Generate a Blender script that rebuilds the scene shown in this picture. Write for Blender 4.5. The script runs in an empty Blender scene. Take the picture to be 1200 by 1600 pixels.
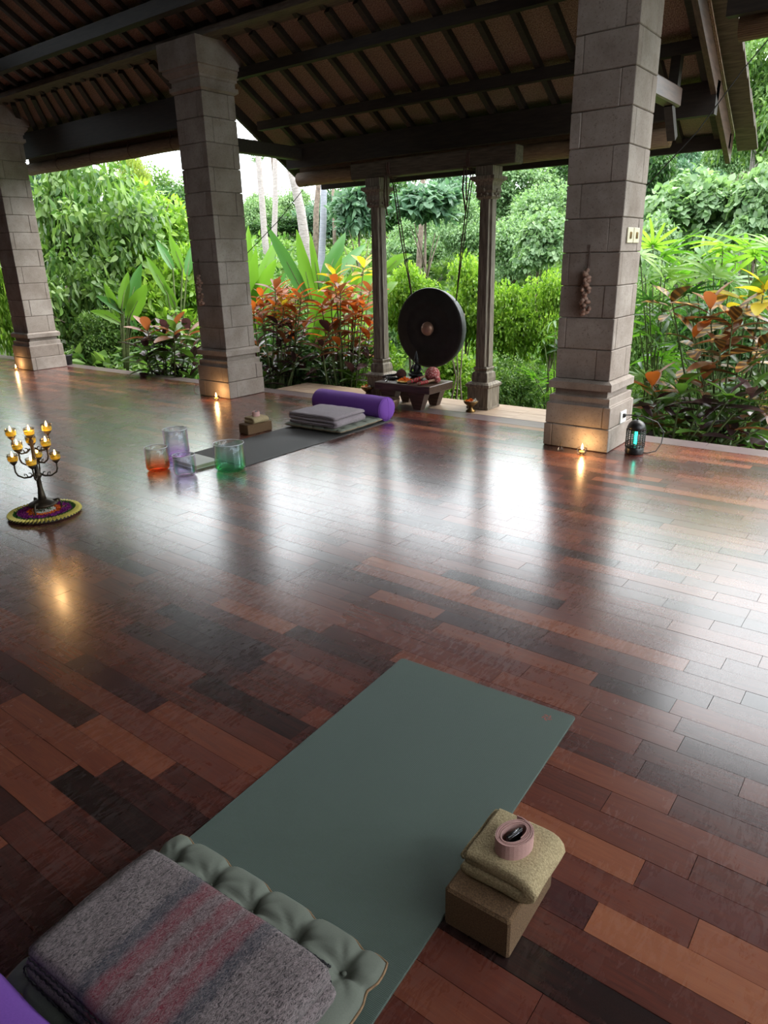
import bpy, math, random
import numpy as np
from mathutils import Matrix, Vector, Euler
random.seed(7); rng = np.random.default_rng(7)
S = bpy.context.scene
COL = S.collection
PI = math.pi
# ------------------------------------------------------------------ camera
RC = np.array([[0.79585434, 0.60509456, -0.02182772], [-0.18936094, 0.28297595, 0.9402484], [0.57511592, -0.74416744, 0.33978891]])
FPX = 1091.9; EYE = np.array([0, 0, 1.38])
cam_d = bpy.data.cameras.new('camera'); cam = bpy.data.objects.new('camera', cam_d); COL.objects.link(cam)
cam_d.sensor_fit = 'VERTICAL'; cam_d.sensor_height = 24; cam_d.lens = FPX * 24 / 1600; cam_d.clip_end = 500; cam_d.clip_start = 0.02
m4 = Matrix.Identity(4)
for i in range(3):
    for j in range(3): m4[i][j] = RC[j][i]
m4.translation = Vector(EYE)
cam.matrix_world = m4; S.camera = cam
def ray(px, py): return RC.T @ np.array([px - 600, -(py - 800), -FPX])
def onz(px, py, z=0): d = ray(px, py); return EYE + d * (z - EYE[2]) / d[2]
def ony(px, py, y): d = ray(px, py); return EYE + d * y / d[1]
def dist(px, py, D):
    d = ray(px, py); return EYE + d * D / math.hypot(d[0], d[1])
def proj(P):
    q = RC @ (np.array(P, float) - EYE)
    return 600 + FPX * q[0] / -q[2], 800 - FPX * q[1] / -q[2]
# ------------------------------------------------------------------ world, sun, exposure
W = bpy.data.worlds.new('overcast_sky'); S.world = W; W.use_nodes = True
nt = W.node_tree; nt.nodes.clear()
wo = nt.nodes.new('ShaderNodeOutputWorld'); bg = nt.nodes.new('ShaderNodeBackground')
tc = nt.nodes.new('ShaderNodeTexCoord'); sx = nt.nodes.new('ShaderNodeSeparateXYZ'); rp = nt.nodes.new('ShaderNodeValToRGB')
nt.links.new(tc.outputs['Generated'], sx.inputs[0]); nt.links.new(sx.outputs['Z'], rp.inputs[0]); nt.links.new(rp.outputs[0], bg.inputs[0]); nt.links.new(bg.outputs[0], wo.inputs[0])
rp.color_ramp.elements[0].position = 0.0; rp.color_ramp.elements[0].color = (.8, .88, .93, 1)
rp.color_ramp.elements[1].position = 0.9; rp.color_ramp.elements[1].color = (1, 1, 1, 1)
bg.inputs[1].default_value = 4.2
sd = bpy.data.lights.new('sun', 'SUN'); so = bpy.data.objects.new('sun', sd); COL.objects.link(so)
sd.energy = 3.0; sd.angle = math.radians(50); sd.color = (1, .97, .9)
so.rotation_euler = Vector((0.35, 0.45, 0.82)).to_track_quat('Z', 'Y').to_euler()
S.view_settings.view_transform = 'Standard'; S.view_settings.look = 'None'; S.view_settings.exposure = 0.52; S.view_settings.gamma = 1
S.view_settings.use_curve_mapping = False
# ------------------------------------------------------------------ materials
class NB:
    def __init__(s, name):
        s.m = bpy.data.materials.new(name); s.m.use_nodes = True; s.t = s.m.node_tree; s.b = s.t.nodes['Principled BSDF']; s.o = s.t.nodes['Material Output']
        s.pos = None
    def n(s, ty, **k):
        x = s.t.nodes.new(ty)
        for a, v in k.items():
            if a.startswith('i_'):
                key = a[2:]; x.inputs[int(key) if key.isdigit() else key].default_value = v
            else: setattr(x, a, v)
        return x
    def l(s, a, b): s.t.links.new(a, b)
    def coord(s, kind='Object', scale=(1, 1, 1), rot=(0, 0, 0)):
        if kind == 'World': c = s.n('ShaderNodeNewGeometry').outputs['Position']
        else: c = s.n('ShaderNodeTexCoord').outputs[kind]
        mp = s.n('ShaderNodeMapping'); mp.inputs['Scale'].default_value = scale; mp.inputs['Rotation'].default_value = rot
        s.l(c, mp.inputs[0]); return mp.outputs[0]
    def noise(s, vec, scale=5, detail=4, rough=.55, dist=0):
        x = s.n('ShaderNodeTexNoise'); x.inputs['Scale'].default_value = scale; x.inputs['Detail'].default_value = detail
        x.inputs['Roughness'].default_value = rough; x.inputs['Distortion'].default_value = dist
        s.l(vec, x.inputs['Vector']); return x.outputs['Fac']
    def ramp(s, fac, stops):
        r = s.n('ShaderNodeValToRGB'); e = r.color_ramp.elements
        while len(e) < len(stops): e.new(.5)
        for i, (p, c) in enumerate(stops):
            e[i].position = p; e[i].color = (*c, 1) if len(c) == 3 else c
        s.l(fac, r.inputs[0]); return r.outputs[0]
    def mix(s, fac, a, b, mode='MIX'):
        x = s.n('ShaderNodeMix', data_type='RGBA', blend_type=mode)
        for i, v in ((0, fac), (6, a), (7, b)):
            if isinstance(v, (int, float)): x.inputs[i].default_value = v
            elif isinstance(v, tuple): x.inputs[i].default_value = (*v, 1)
            else: s.l(v, x.inputs[i])
        return x.outputs[2]
    def math(s, op, a, b=0.0):
        x = s.n('ShaderNodeMath', operation=op)
        for i, v in ((0, a), (1, b)):
            if isinstance(v, (int, float)): x.inputs[i].default_value = v
            else: s.l(v, x.inputs[i])
        return x.outputs[0]
    def bump(s, h, strength=.3, d=.01):
        x = s.n('ShaderNodeBump'); x.inputs['Strength'].default_value = strength; x.inputs['Distance'].default_value = d
        s.l(h, x.inputs['Height']); s.l(x.outputs[0], s.b.inputs['Normal']); return x.outputs[0]
    def base(s, c):
        if isinstance(c, tuple): s.b.inputs['Base Color'].default_value = (*c, 1)
        else: s.l(c, s.b.inputs['Base Color'])
    def set(s, **k):
        for a, v in k.items():
            i = s.b.inputs[a.replace('_', ' ')]
            if hasattr(v, 'links') or hasattr(v, 'is_linked'): s.l(v, i)
            else: i.default_value = v
MATS = {}
def simple(name, c1, c2=None, rough=.6, scale=20, metallic=0, bump=.2, bd=.003, stretch=(1, 1, 1), kind='Object', detail=4, spec=.5):
    if name in MATS: return MATS[name]
    b = NB(name); c2 = c2 or tuple(x * .6 for x in c1)
    f = b.noise(b.coord(kind, stretch), scale, detail)
    b.base(b.ramp(f, [(.3, c2), (.7, c1)])); b.set(Roughness=rough, Metallic=metallic, Specular_IOR_Level=spec)
    if bump: b.bump(f, bump, bd)
    MATS[name] = b.m; return b.m
def leafmat(name, cols, trans=.4, rough=.4, tcol=None):
    b = NB(name)
    g = b.n('ShaderNodeNewGeometry'); stops = [(i / max(1, len(cols) - 1), c) for i, c in enumerate(cols)]
    c = b.ramp(g.outputs['Random Per Island'], stops)
    b.base(c); b.set(Roughness=rough, Specular_IOR_Level=.5)
    tr = b.n('ShaderNodeBsdfTranslucent'); tm = b.mix(1.0, c, tcol or (1.25, 1.3, .75), 'MULTIPLY'); b.l(tm, tr.inputs[0])
    ms = b.n('ShaderNodeMixShader'); ms.inputs[0].default_value = trans
    b.l(b.b.outputs[0], ms.inputs[1]); b.l(tr.outputs[0], ms.inputs[2]); b.l(ms.outputs[0], b.o.inputs[0])
    return b.m
def emis(name, col, st):
    b = NB(name); b.base(col); b.b.inputs['Emission Color'].default_value = (*col, 1); b.b.inputs['Emission Strength'].default_value = st; return b.m
def glass(name, col, film=0, rough=.02, ior=1.3, bottom=None):
    b = NB(name)
    if bottom:
        z = b.n('ShaderNodeSeparateXYZ'); b.l(b.coord('Object'), z.inputs[0])
        b.base(b.ramp(b.math('MULTIPLY', z.outputs[2], 6.0), [(0.0, bottom), (.12, bottom), (.5, col)]))
    else: b.base(col)
    b.set(Roughness=rough, Transmission_Weight=1.0, IOR=ior)
    if film: b.b.inputs['Thin Film Thickness'].default_value = film; b.b.inputs['Thin Film IOR'].default_value = 1.9
    return b.m
def crystal_mat(name, top, bottom):
    b = NB(name); z = b.n('ShaderNodeSeparateXYZ'); b.l(b.coord('Object'), z.inputs[0])
    tint = b.ramp(b.math('MULTIPLY', z.outputs[2], 5.0), [(0.0, bottom), (.10, bottom), (.55, top)])
    tr = b.n('ShaderNodeBsdfTransparent'); b.l(tint, tr.inputs[0])
    lw = b.n('ShaderNodeLayerWeight'); lw.inputs[0].default_value = .35
    fc = b.math('ADD', lw.outputs['Facing'], 0.0)
    ir = b.ramp(fc, [(.15, (.75, .9, 1)), (.35, (.55, 1, .7)), (.5, (1, .95, .5)), (.62, (1, .6, .75)), (.75, (.65, .6, 1)), (.95, (.9, .95, 1))])
    gl = b.n('ShaderNodeBsdfGlossy'); gl.inputs['Roughness'].default_value = .16; b.l(ir, gl.inputs[0])
    df = b.n('ShaderNodeBsdfTranslucent'); b.l(b.mix(.5, ir, tint), df.inputs[0])
    m0 = b.n('ShaderNodeMixShader'); m0.inputs[0].default_value = .05; b.l(tr.outputs[0], m0.inputs[1]); b.l(df.outputs[0], m0.inputs[2])
    ms = b.n('ShaderNodeMixShader'); b.l(b.math('MINIMUM', b.math('ADD', b.math('MULTIPLY', lw.outputs['Fresnel'], .38), .02), .5), ms.inputs[0]); b.l(m0.outputs[0], ms.inputs[1]); b.l(gl.outputs[0], ms.inputs[2]); b.l(ms.outputs[0], b.o.inputs[0])
    return b.m
# wood floor
def floor_mat():
    b = NB('polished_red_hardwood')
    at = b.n('ShaderNodeAttribute', attribute_name='tone'); ah = b.n('ShaderNodeAttribute', attribute_name='hue')
    t, h = at.outputs['Fac'], ah.outputs['Fac']
    pos = b.n('ShaderNodeNewGeometry').outputs['Position']
    off = b.n('ShaderNodeCombineXYZ'); b.l(b.math('MULTIPLY', h, 37.0), off.inputs[0]); b.l(b.math('MULTIPLY', t, 19.0), off.inputs[1]); b.l(h, off.inputs[2])
    va = b.n('ShaderNodeVectorMath', operation='ADD'); b.l(pos, va.inputs[0]); b.l(off.outputs[0], va.inputs[1])
    mp = b.n('ShaderNodeMapping'); mp.inputs['Scale'].default_value = (2.2, 30, 2); b.l(va.outputs[0], mp.inputs[0])
    g1 = b.noise(mp.outputs[0], 2.2, 6, .6, .6)
    mp2 = b.n('ShaderNodeMapping'); mp2.inputs['Scale'].default_value = (8, 160, 2); b.l(va.outputs[0], mp2.inputs[0])
    g2 = b.noise(mp2.outputs[0], 3, 3, .6)
    bl = b.noise(b.coord('World', (1, 1, 1)), 3.0, 5, .65)
    tt = b.math('ADD', t, b.math('MULTIPLY', b.math('SUBTRACT', g1, .5), .55))
    tt = b.math('ADD', tt, b.math('MULTIPLY', b.math('SUBTRACT', g2, .5), .3))
    c = b.ramp(tt, [(0, (.014, .008, .008)), (.25, (.065, .020, .016)), (.5, (.145, .040, .026)), (.75, (.24, .072, .038)), (1, (.36, .13, .065))])
    c = b.mix(b.math('MULTIPLY', h, .35), c, (.06, .018, .026))
    sc = b.noise(b.coord('World', (6, 1.5, 1), (0, 0, .25)), 9, 8, .75, 1.0)
    patch = b.ramp(b.noise(b.coord('World'), 1.1, 3, .6), [(.42, (0, 0, 0)), (.68, (1, 1, 1))])
    sf = b.math('MULTIPLY', b.ramp(sc, [(.48, (0, 0, 0)), (.75, (1, 1, 1))]), patch)
    c = b.mix(b.math('MULTIPLY', sf, .30), c, (.30, .25, .24))
    b.base(c)
    r = b.math('ADD', .21, b.math('MULTIPLY', sf, .22)); r = b.math('ADD', r, b.math('MULTIPLY', bl, .12))
    b.set(Roughness=r, Specular_IOR_Level=.5, Coat_Weight=.75, Coat_Roughness=.2)
    hh = b.math('ADD', b.math('MULTIPLY', g2, .25), b.math('MULTIPLY', b.noise(b.coord('World'), 14, 3), .9))
    b.bump(hh, .10, .004)
    return b.m
M = {}
M['floor'] = floor_mat()
M['dark_wood'] = simple('dark_roof_wood', (.035, .026, .02), (.014, .011, .009), .6, 6, stretch=(1, 8, 8))
M['plate_wood'] = simple('greyed_plate_wood', (.16, .13, .1), (.07, .055, .045), .65, 8, stretch=(1, 8, 8))
M['barge'] = simple('worn_barge_wood', (.12, .075, .055), (.05, .03, .024), .35, 6, stretch=(8, 1, 8))
M['deck'] = simple('weathered_deck_wood', (.42, .31, .22), (.25, .17, .12), .5, 4, stretch=(1, 12, 1), bump=.15)
M['border'] = simple('grey_border_wood', (.17, .13, .13), (.09, .065, .07), .32, 5, stretch=(1, 10, 1), bump=.15)
M['post'] = simple('weathered_carved_post_wood', (.30, .26, .20), (.09, .07, .055), .7, 7, stretch=(10, 10, 1), bump=.5)
M['lintel'] = simple('weathered_lintel_wood', (.14, .115, .08), (.05, .04, .03), .7, 6, stretch=(1, 10, 10), bump=.4)
M['brick_stone'] = None
b = NB('pitted_grey_brown_stone')
cw = b.coord('World'); n1 = b.noise(cw, 3.5, 6, .65); n2 = b.noise(cw, 70, 5, .7); ob = b.n('ShaderNodeObjectInfo').outputs['Random']
c = b.ramp(n1, [(.25, (.20, .165, .14)), (.6, (.38, .335, .30)), (.85, (.48, .43, .39))]); c = b.mix(b.ramp(n2, [(.30, (.8, .8, .8)), (.44, (0, 0, 0))]), c, (.13, .105, .09))
c = b.mix(b.math('MULTIPLY', ob, .35), c, (.20, .15, .12)); b.base(c); b.set(Roughness=.88, Specular_IOR_Level=.25)
b.bump(b.math('ADD', n2, b.math('MULTIPLY', n1, .6)), .55, .006); M['brick_stone'] = b.m
# woven bamboo sheet
b = NB('woven_bamboo_sheet')
cw = b.coord('World', (1, 1.17, 0.0))
ck = b.n('ShaderNodeTexChecker'); ck.inputs['Scale'].default_value = 20; b.l(cw, ck.inputs[0])
w1 = b.n('ShaderNodeTexWave', bands_direction='X'); w1.inputs['Scale'].default_value = 28; w1.inputs['Distortion'].default_value = 1.5; b.l(cw, w1.inputs[0])
w2 = b.n('ShaderNodeTexWave', bands_direction='Y'); w2.inputs['Scale'].default_value = 28; w2.inputs['Distortion'].default_value = 1.5; b.l(cw, w2.inputs[0])
wv = b.mix(ck.outputs[1], w1.outputs[0], w2.outputs[0]); nn = b.noise(cw, 5, 5)
c = b.ramp(b.noise(cw, 90, 2), [(.3, (.16, .09, .065)), (.5, (.40, .27, .20)), (.7, (.60, .47, .36))])
c = b.mix(b.math('MULTIPLY', b.math('SUBTRACT', 1.0, wv), .55), c, (.07, .04, .03)); c = b.mix(b.math('MULTIPLY', nn, .35), c, (.15, .08, .06))
sp = b.n('ShaderNodeSeparateXYZ'); b.l(b.n('ShaderNodeNewGeometry').outputs['Position'], sp.inputs[0])
mo = b.ramp(b.math('ADD', b.math('SUBTRACT', sp.outputs[1], 5.9), b.math('MULTIPLY', nn, .6)), [(.62, (0, 0, 0)), (.95, (1, 1, 1))])
c = b.mix(b.math('MULTIPLY', mo, .6), c, (.20, .24, .12)); b.base(c); b.set(Roughness=.8); b.bump(wv, .6, .004); M['weave'] = b.m
# bamboo blind
b = NB('split_bamboo_blind')
g = b.coord('World', (1, 1, 1)); w = b.n('ShaderNodeTexWave', bands_direction='Z'); w.inputs['Scale'].default_value = 30; w.inputs['Distortion'].default_value = .6; b.l(g, w.inputs[0])
c = b.ramp(b.noise(b.coord('World', (2, 2, 60)), 6, 3), [(.3, (.14, .085, .05)), (.7, (.33, .22, .13))]); c = b.mix(b.math('MULTIPLY', b.math('SUBTRACT', 1.0, w.outputs[0]), .6), c, (.09, .05, .03))
b.base(c); b.set(Roughness=.7); b.bump(w.outputs[0], .7, .004); M['blind'] = b.m
M['black'] = simple('black_plastic', (.012, .013, .014), (.008, .008, .009), .35, 30, bump=.02)
M['white_plastic'] = simple('cream_plastic', (.72, .68, .5), (.66, .62, .45), .4, 30, bump=0)
M['outlet'] = simple('white_plastic', (.8, .8, .78), (.75, .75, .72), .4, 30, bump=0)
M['brass'] = simple('aged_brass', (.32, .20, .07), (.10, .06, .03), .38, 25, metallic=.9, bump=.1)
M['iron'] = simple('dark_bronze', (.10, .075, .05), (.035, .028, .022), .45, 25, metallic=.7, bump=.15)
M['bowl_metal'] = simple('hammered_bronze', (.34, .24, .15), (.15, .1, .06), .42, 35, metallic=.6, bump=.5, bd=.004)
M['gong'] = simple('black_gong_bronze', (.030, .028, .026), (.016, .015, .014), .62, 12, metallic=.2, bump=.2)
M['gong_rim'] = simple('grey_gong_rim', (.10, .10, .11), (.05, .05, .055), .5, 15, metallic=.3, bump=.3)
M['boss'] = simple('bare_bronze_boss', (.50, .30, .22), (.30, .17, .12), .4, 20, metallic=.5, bump=.2)
M['rope'] = simple('brown_twisted_rope', (.14, .08, .06), (.05, .03, .025), .9, 200, bump=.5)
M['wire'] = simple('dark_wire', (.03, .03, .03), None, .6, 20, bump=0)
M['orange_petals'] = leafmat('marigold_petals', [(.8, .16, .01), (.95, .30, .02), (.7, .1, .01)], .25, .6, (1.2, .8, .3))
M['purple_petals'] = leafmat('magenta_petals', [(.20, .01, .22), (.35, .02, .25), (.12, .01, .16)], .25, .6, (1.2, .6, 1.2))
M['green_petals'] = leafmat('shredded_green_leaf', [(.02, .10, .01), (.05, .18, .02)], .2, .6)
M['white_petals'] = leafmat('white_petals', [(.75, .75, .68), (.85, .85, .8)], .25, .6, (1, 1, 1))
M['red_petals'] = leafmat('red_petals', [(.5, .02, .03), (.6, .05, .08)], .25, .6, (1, .5, .5))
M['palm_rim'] = simple('folded_palm_leaf_rim', (.86, .74, .18), (.6, .52, .12), .5, 30, bump=.2)
M['tray'] = simple('dark_tray', (.05, .035, .025), None, .6, 30)
M['purple'] = simple('purple_cotton', (.17, .055, .36), (.14, .045, .31), .85, 300, bump=.15, bd=.001)
M['cushion'] = simple('sage_grey_cotton', (.17, .19, .158), (.145, .165, .135), .85, 400, bump=.15, bd=.001)
M['piping'] = simple('tan_piping', (.35, .22, .12), None, .8, 100, bump=0)
M['towel'] = simple('khaki_terry_towel', (.60, .49, .29), (.30, .23, .125), .95, 260, bump=.8, bd=.004, detail=3)
M['cork'] = simple('brown_felted_block', (.22, .13, .065), (.085, .05, .026), .95, 320, bump=.6, bd=.003, detail=3)
M['strap'] = simple('dusty_pink_cotton_webbing', (.62, .38, .35), (.50, .29, .27), .85, 500, bump=.2, bd=.001)
M['chrome'] = simple('dark_buckle_metal', (.2, .2, .22), None, .25, 20, metallic=.9, bump=0)
M['silver'] = simple('polished_silver', (.7, .7, .7), (.5, .5, .5), .2, 20, metallic=.9, bump=0)
M['paper'] = simple('white_cover', (.75, .74, .70), (.7, .69, .65), .5, 10, bump=0)
M['shell'] = simple('pale_brown_shell', (.42, .27, .20), (.2, .12, .09), .5, 40, bump=.2)
M['table'] = simple('dark_low_table_wood', (.11, .06, .04), (.035, .02, .015), .45, 6, stretch=(1, 10, 10), bump=.3)
M['statue'] = simple('black_statue_stone', (.02, .022, .026), None, .45, 60, bump=.4)
M['mallet_wood'] = simple('turned_mallet_wood', (.42, .24, .15), (.2, .1, .06), .45, 10, stretch=(10, 10, 1), bump=.1)
b = NB('patterned_mallet_yarn'); v = b.n('ShaderNodeTexVoronoi'); v.inputs['Scale'].default_value = 60; b.l(b.coord('Object'), v.inputs[0])
b.base(b.ramp(v.outputs['Distance'], [(.2, (.70, .45, .42)), (.45, (.36, .07, .07))])); b.set(Roughness=.85); b.bump(v.outputs['Distance'], .6, .004); M['yarn'] = b.m
M['pot'] = simple('dark_planter', (.03, .032, .034), None, .5, 20)
M['wax'] = simple('cream_wax', (.8, .6, .3), (.75, .55, .25), .4, 20, bump=0)
b = NB('clear_candle_glass'); tr = b.n('ShaderNodeBsdfTransparent'); tr.inputs[0].default_value = (.97, .95, .9, 1); gl = b.n('ShaderNodeBsdfGlossy'); gl.inputs['Roughness'].default_value = .08
lw = b.n('ShaderNodeLayerWeight'); lw.inputs[0].default_value = .3; ms = b.n('ShaderNodeMixShader'); b.l(b.math('MULTIPLY', lw.outputs['Fresnel'], .6), ms.inputs[0]); b.l(tr.outputs[0], ms.inputs[1]); b.l(gl.outputs[0], ms.inputs[2]); b.l(ms.outputs[0], b.o.inputs[0]); M['clear'] = b.m
b = NB('bright_glass_rim'); tr = b.n('ShaderNodeBsdfTransparent'); ms = b.n('ShaderNodeMixShader'); ms.inputs[0].default_value = .55; b.base((.85, .87, .95)); b.set(Roughness=.15); b.l(tr.outputs[0], ms.inputs[1]); b.l(b.b.outputs[0], ms.inputs[2]); b.l(ms.outputs[0], b.o.inputs[0]); M['rim_glass'] = b.m
M['flame'] = emis('candle_flame', (1.0, .50, .14), 40)
M['uv'] = emis('cyan_ultraviolet_tube', (.03, .85, .62), 5)
M['amber'] = leafmat('golden_candle_wax', [(.72, .66, .14), (.72, .66, .14)], .4, .3, (1.1, 1.1, .7))
def rubber(name, c, ang):
    b = NB(name); co = b.coord('World', (1, 1, 1), (0, 0, ang))
    w = b.n('ShaderNodeTexWave', bands_direction='Y'); w.inputs['Scale'].default_value = 95; w.inputs['Distortion'].default_value = 2; w.inputs['Detail'].default_value = 2; b.l(co, w.inputs[0])
    n = b.noise(co, 500, 2); n2 = b.noise(co, 3, 5)
    cc = b.mix(b.math('MULTIPLY', n, .35), c, tuple(x * 1.7 for x in c)); cc = b.mix(b.math('MULTIPLY', n2, .35), cc, tuple(x * .75 for x in c)); b.base(cc)
    b.set(Roughness=.62, Specular_IOR_Level=.4); b.bump(b.math('ADD', w.outputs[0], b.math('MULTIPLY', n, .6)), .5, .0015); return b.m
M['mat_green'] = rubber('ribbed_green_rubber', (.092, .128, .112), -.057)
M['mat_grey'] = rubber('ribbed_grey_rubber', (.085, .085, .085), 0)
M['logo'] = simple('salmon_print', (.42, .12, .09), None, .6, 200, bump=0)
M['logo_grey'] = simple('grey_print', (.22, .18, .16), None, .6, 200, bump=0)
def blanket_mat(name, stripes, base1, base2, axis=0, freq=420):
    b = NB(name); co = b.coord('Generated'); w = b.coord('World')
    sp = b.n('ShaderNodeSeparateXYZ'); b.l(co, sp.inputs[0]); sx_ = sp.outputs[axis]
    fl = b.noise(b.coord('World', (1, .35, 1), (0, 0, .5)), freq, 3, .8, 1.2); wob = b.math('MULTIPLY', b.math('SUBTRACT', b.noise(w, 30, 3), .5), .05)
    c = b.ramp(fl, [(.38, base2), (.56, base1)])
    if stripes:
        st = []; 
        for p, cc in stripes: st.append((p, cc))
        s_ = b.n('ShaderNodeValToRGB'); e = s_.color_ramp.elements
        while len(e) < len(st): e.new(.5)
        for i, (p, cc) in enumerate(st): e[i].position = p; e[i].color = cc
        b.l(b.math('ADD', sx_, wob), s_.inputs[0])
        fa = b.math('MULTIPLY', s_.outputs[1], b.ramp(fl, [(.40, (1, 1, 1)), (.66, (.35, .35, .35))])); c = b.mix(fa, c, s_.outputs[0])
    b.base(c); b.set(Roughness=1.0, Specular_IOR_Level=.1, Sheen_Weight=.3); b.bump(fl, 1.0, .006); return b.m
Rr = (.26, .02, .045); Bb = (.03, .035, .06)
M['blanket'] = blanket_mat('mottled_wool_with_red_stripes', [(0, (*Bb, 0)), (.30, (*Bb, 0)), (.335, (*Bb, .9)), (.365, (*Bb, .8)), (.40, (*Rr, .85)), (.44, (*Rr, .75)), (.47, (*Rr, .15)), (.50, (*Rr, .15)), (.53, (*Rr, .85)), (.57, (*Rr, .6)), (.60, (*Rr, .15)), (.63, (*Rr, .8)), (.67, (*Rr, .7)), (.70, (*Bb, .8)), (.73, (*Bb, .8)), (.77, (*Bb, 0))], (.33, .265, .275), (.028, .022, .026), freq=260)
M['blanket2'] = blanket_mat('grey_lilac_wool', None, (.42, .36, .40), (.16, .13, .15))
M['blanket_edge'] = simple('black_blanket_stitching', (.02, .02, .025), None, .9, 60)
M['bark'] = simple('pale_palm_bark', (.42, .38, .37), (.22, .19, .18), .9, 12, stretch=(1, 1, 7), bump=.4)
M['bark2'] = simple('brown_bark', (.26, .2, .16), (.1, .075, .06), .9, 12, bump=.4)
M['bark_blue'] = simple('blue_grey_palm_bark', (.36, .38, .44), (.24, .25, .3), .9, 8, stretch=(1, 1, 9), bump=.3)
M['stem'] = simple('green_brown_stem', (.12, .16, .05), (.06, .08, .025), .8, 20, bump=.1)
M['soil'] = simple('undergrowth_soil', (.05, .08, .025), (.03, .03, .015), .95, 3, bump=.5, bd=.05, kind='Object')
L = {}
L['lime'] = leafmat('lime_leaves', [(.10, .22, .025), (.20, .36, .04), (.32, .48, .08)], .5, .35)
L['mid'] = leafmat('mid_green_leaves', [(.05, .13, .03), (.12, .23, .05), (.22, .35, .10)], .42, .38)
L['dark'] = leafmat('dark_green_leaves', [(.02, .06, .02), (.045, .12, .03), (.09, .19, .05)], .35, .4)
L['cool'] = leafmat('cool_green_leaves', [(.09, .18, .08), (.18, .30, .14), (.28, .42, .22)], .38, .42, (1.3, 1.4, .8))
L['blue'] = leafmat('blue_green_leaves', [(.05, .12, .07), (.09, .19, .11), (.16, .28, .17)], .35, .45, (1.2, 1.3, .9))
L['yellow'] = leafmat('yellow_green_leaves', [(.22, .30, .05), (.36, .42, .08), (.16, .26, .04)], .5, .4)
L['far'] = leafmat('hazed_green_leaves', [(.12, .22, .09), (.18, .30, .12), (.26, .38, .17)], .35, .5, (1.2, 1.3, .9))  # paler greens for distant crowns, slight haze put into the colour
L['heli'] = leafmat('banana_leaf_green', [(.10, .25, .03), (.19, .36, .05)], .48, .3)
L['heli_d'] = leafmat('banana_leaf_cool', [(.06, .18, .05), (.10, .26, .07)], .4, .25)
L['palm'] = leafmat('fan_palm_green', [(.07, .20, .02), (.15, .34, .04)], .45, .3)
L['palm_d'] = leafmat('fan_palm_dark', [(.025, .08, .02), (.05, .14, .03)], .35, .3)
L['palm_y'] = leafmat('fan_palm_bright', [(.16, .34, .04), (.28, .46, .08)], .5, .3)
L['cr_o'] = leafmat('croton_orange', [(.34, .10, .035), (.45, .17, .04)], .45, .35, (1.5, 1.0, .5))
L['cr_b'] = leafmat('croton_brown', [(.20, .09, .045), (.30, .12, .05)], .35, .3, (1.4, 1.0, .6))
L['cr_d'] = leafmat('croton_purple', [(.045, .025, .03), (.08, .045, .045)], .25, .25, (1.2, .8, .8))
L['cr_y'] = leafmat('croton_yellow', [(.62, .50, .05), (.5, .42, .05)], .5, .35, (1.2, 1.1, .5))
L['cr_g'] = leafmat('croton_green', [(.05, .12, .02), (.09, .18, .03)], .35, .3)
# striped veins on the croton leaves near the deck
b = NB('veined_croton'); co = b.coord('Object'); w = b.n('ShaderNodeTexWave', bands_direction='DIAGONAL'); w.inputs['Scale'].default_value = 2.6; b.l(co, w.inputs[0])
b.base(b.ramp(w.outputs[0], [(.5, (.12, .055, .02)), (.9, (.50, .26, .06))])); b.set(Roughness=.35); L['cr_v'] = b.m
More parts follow.
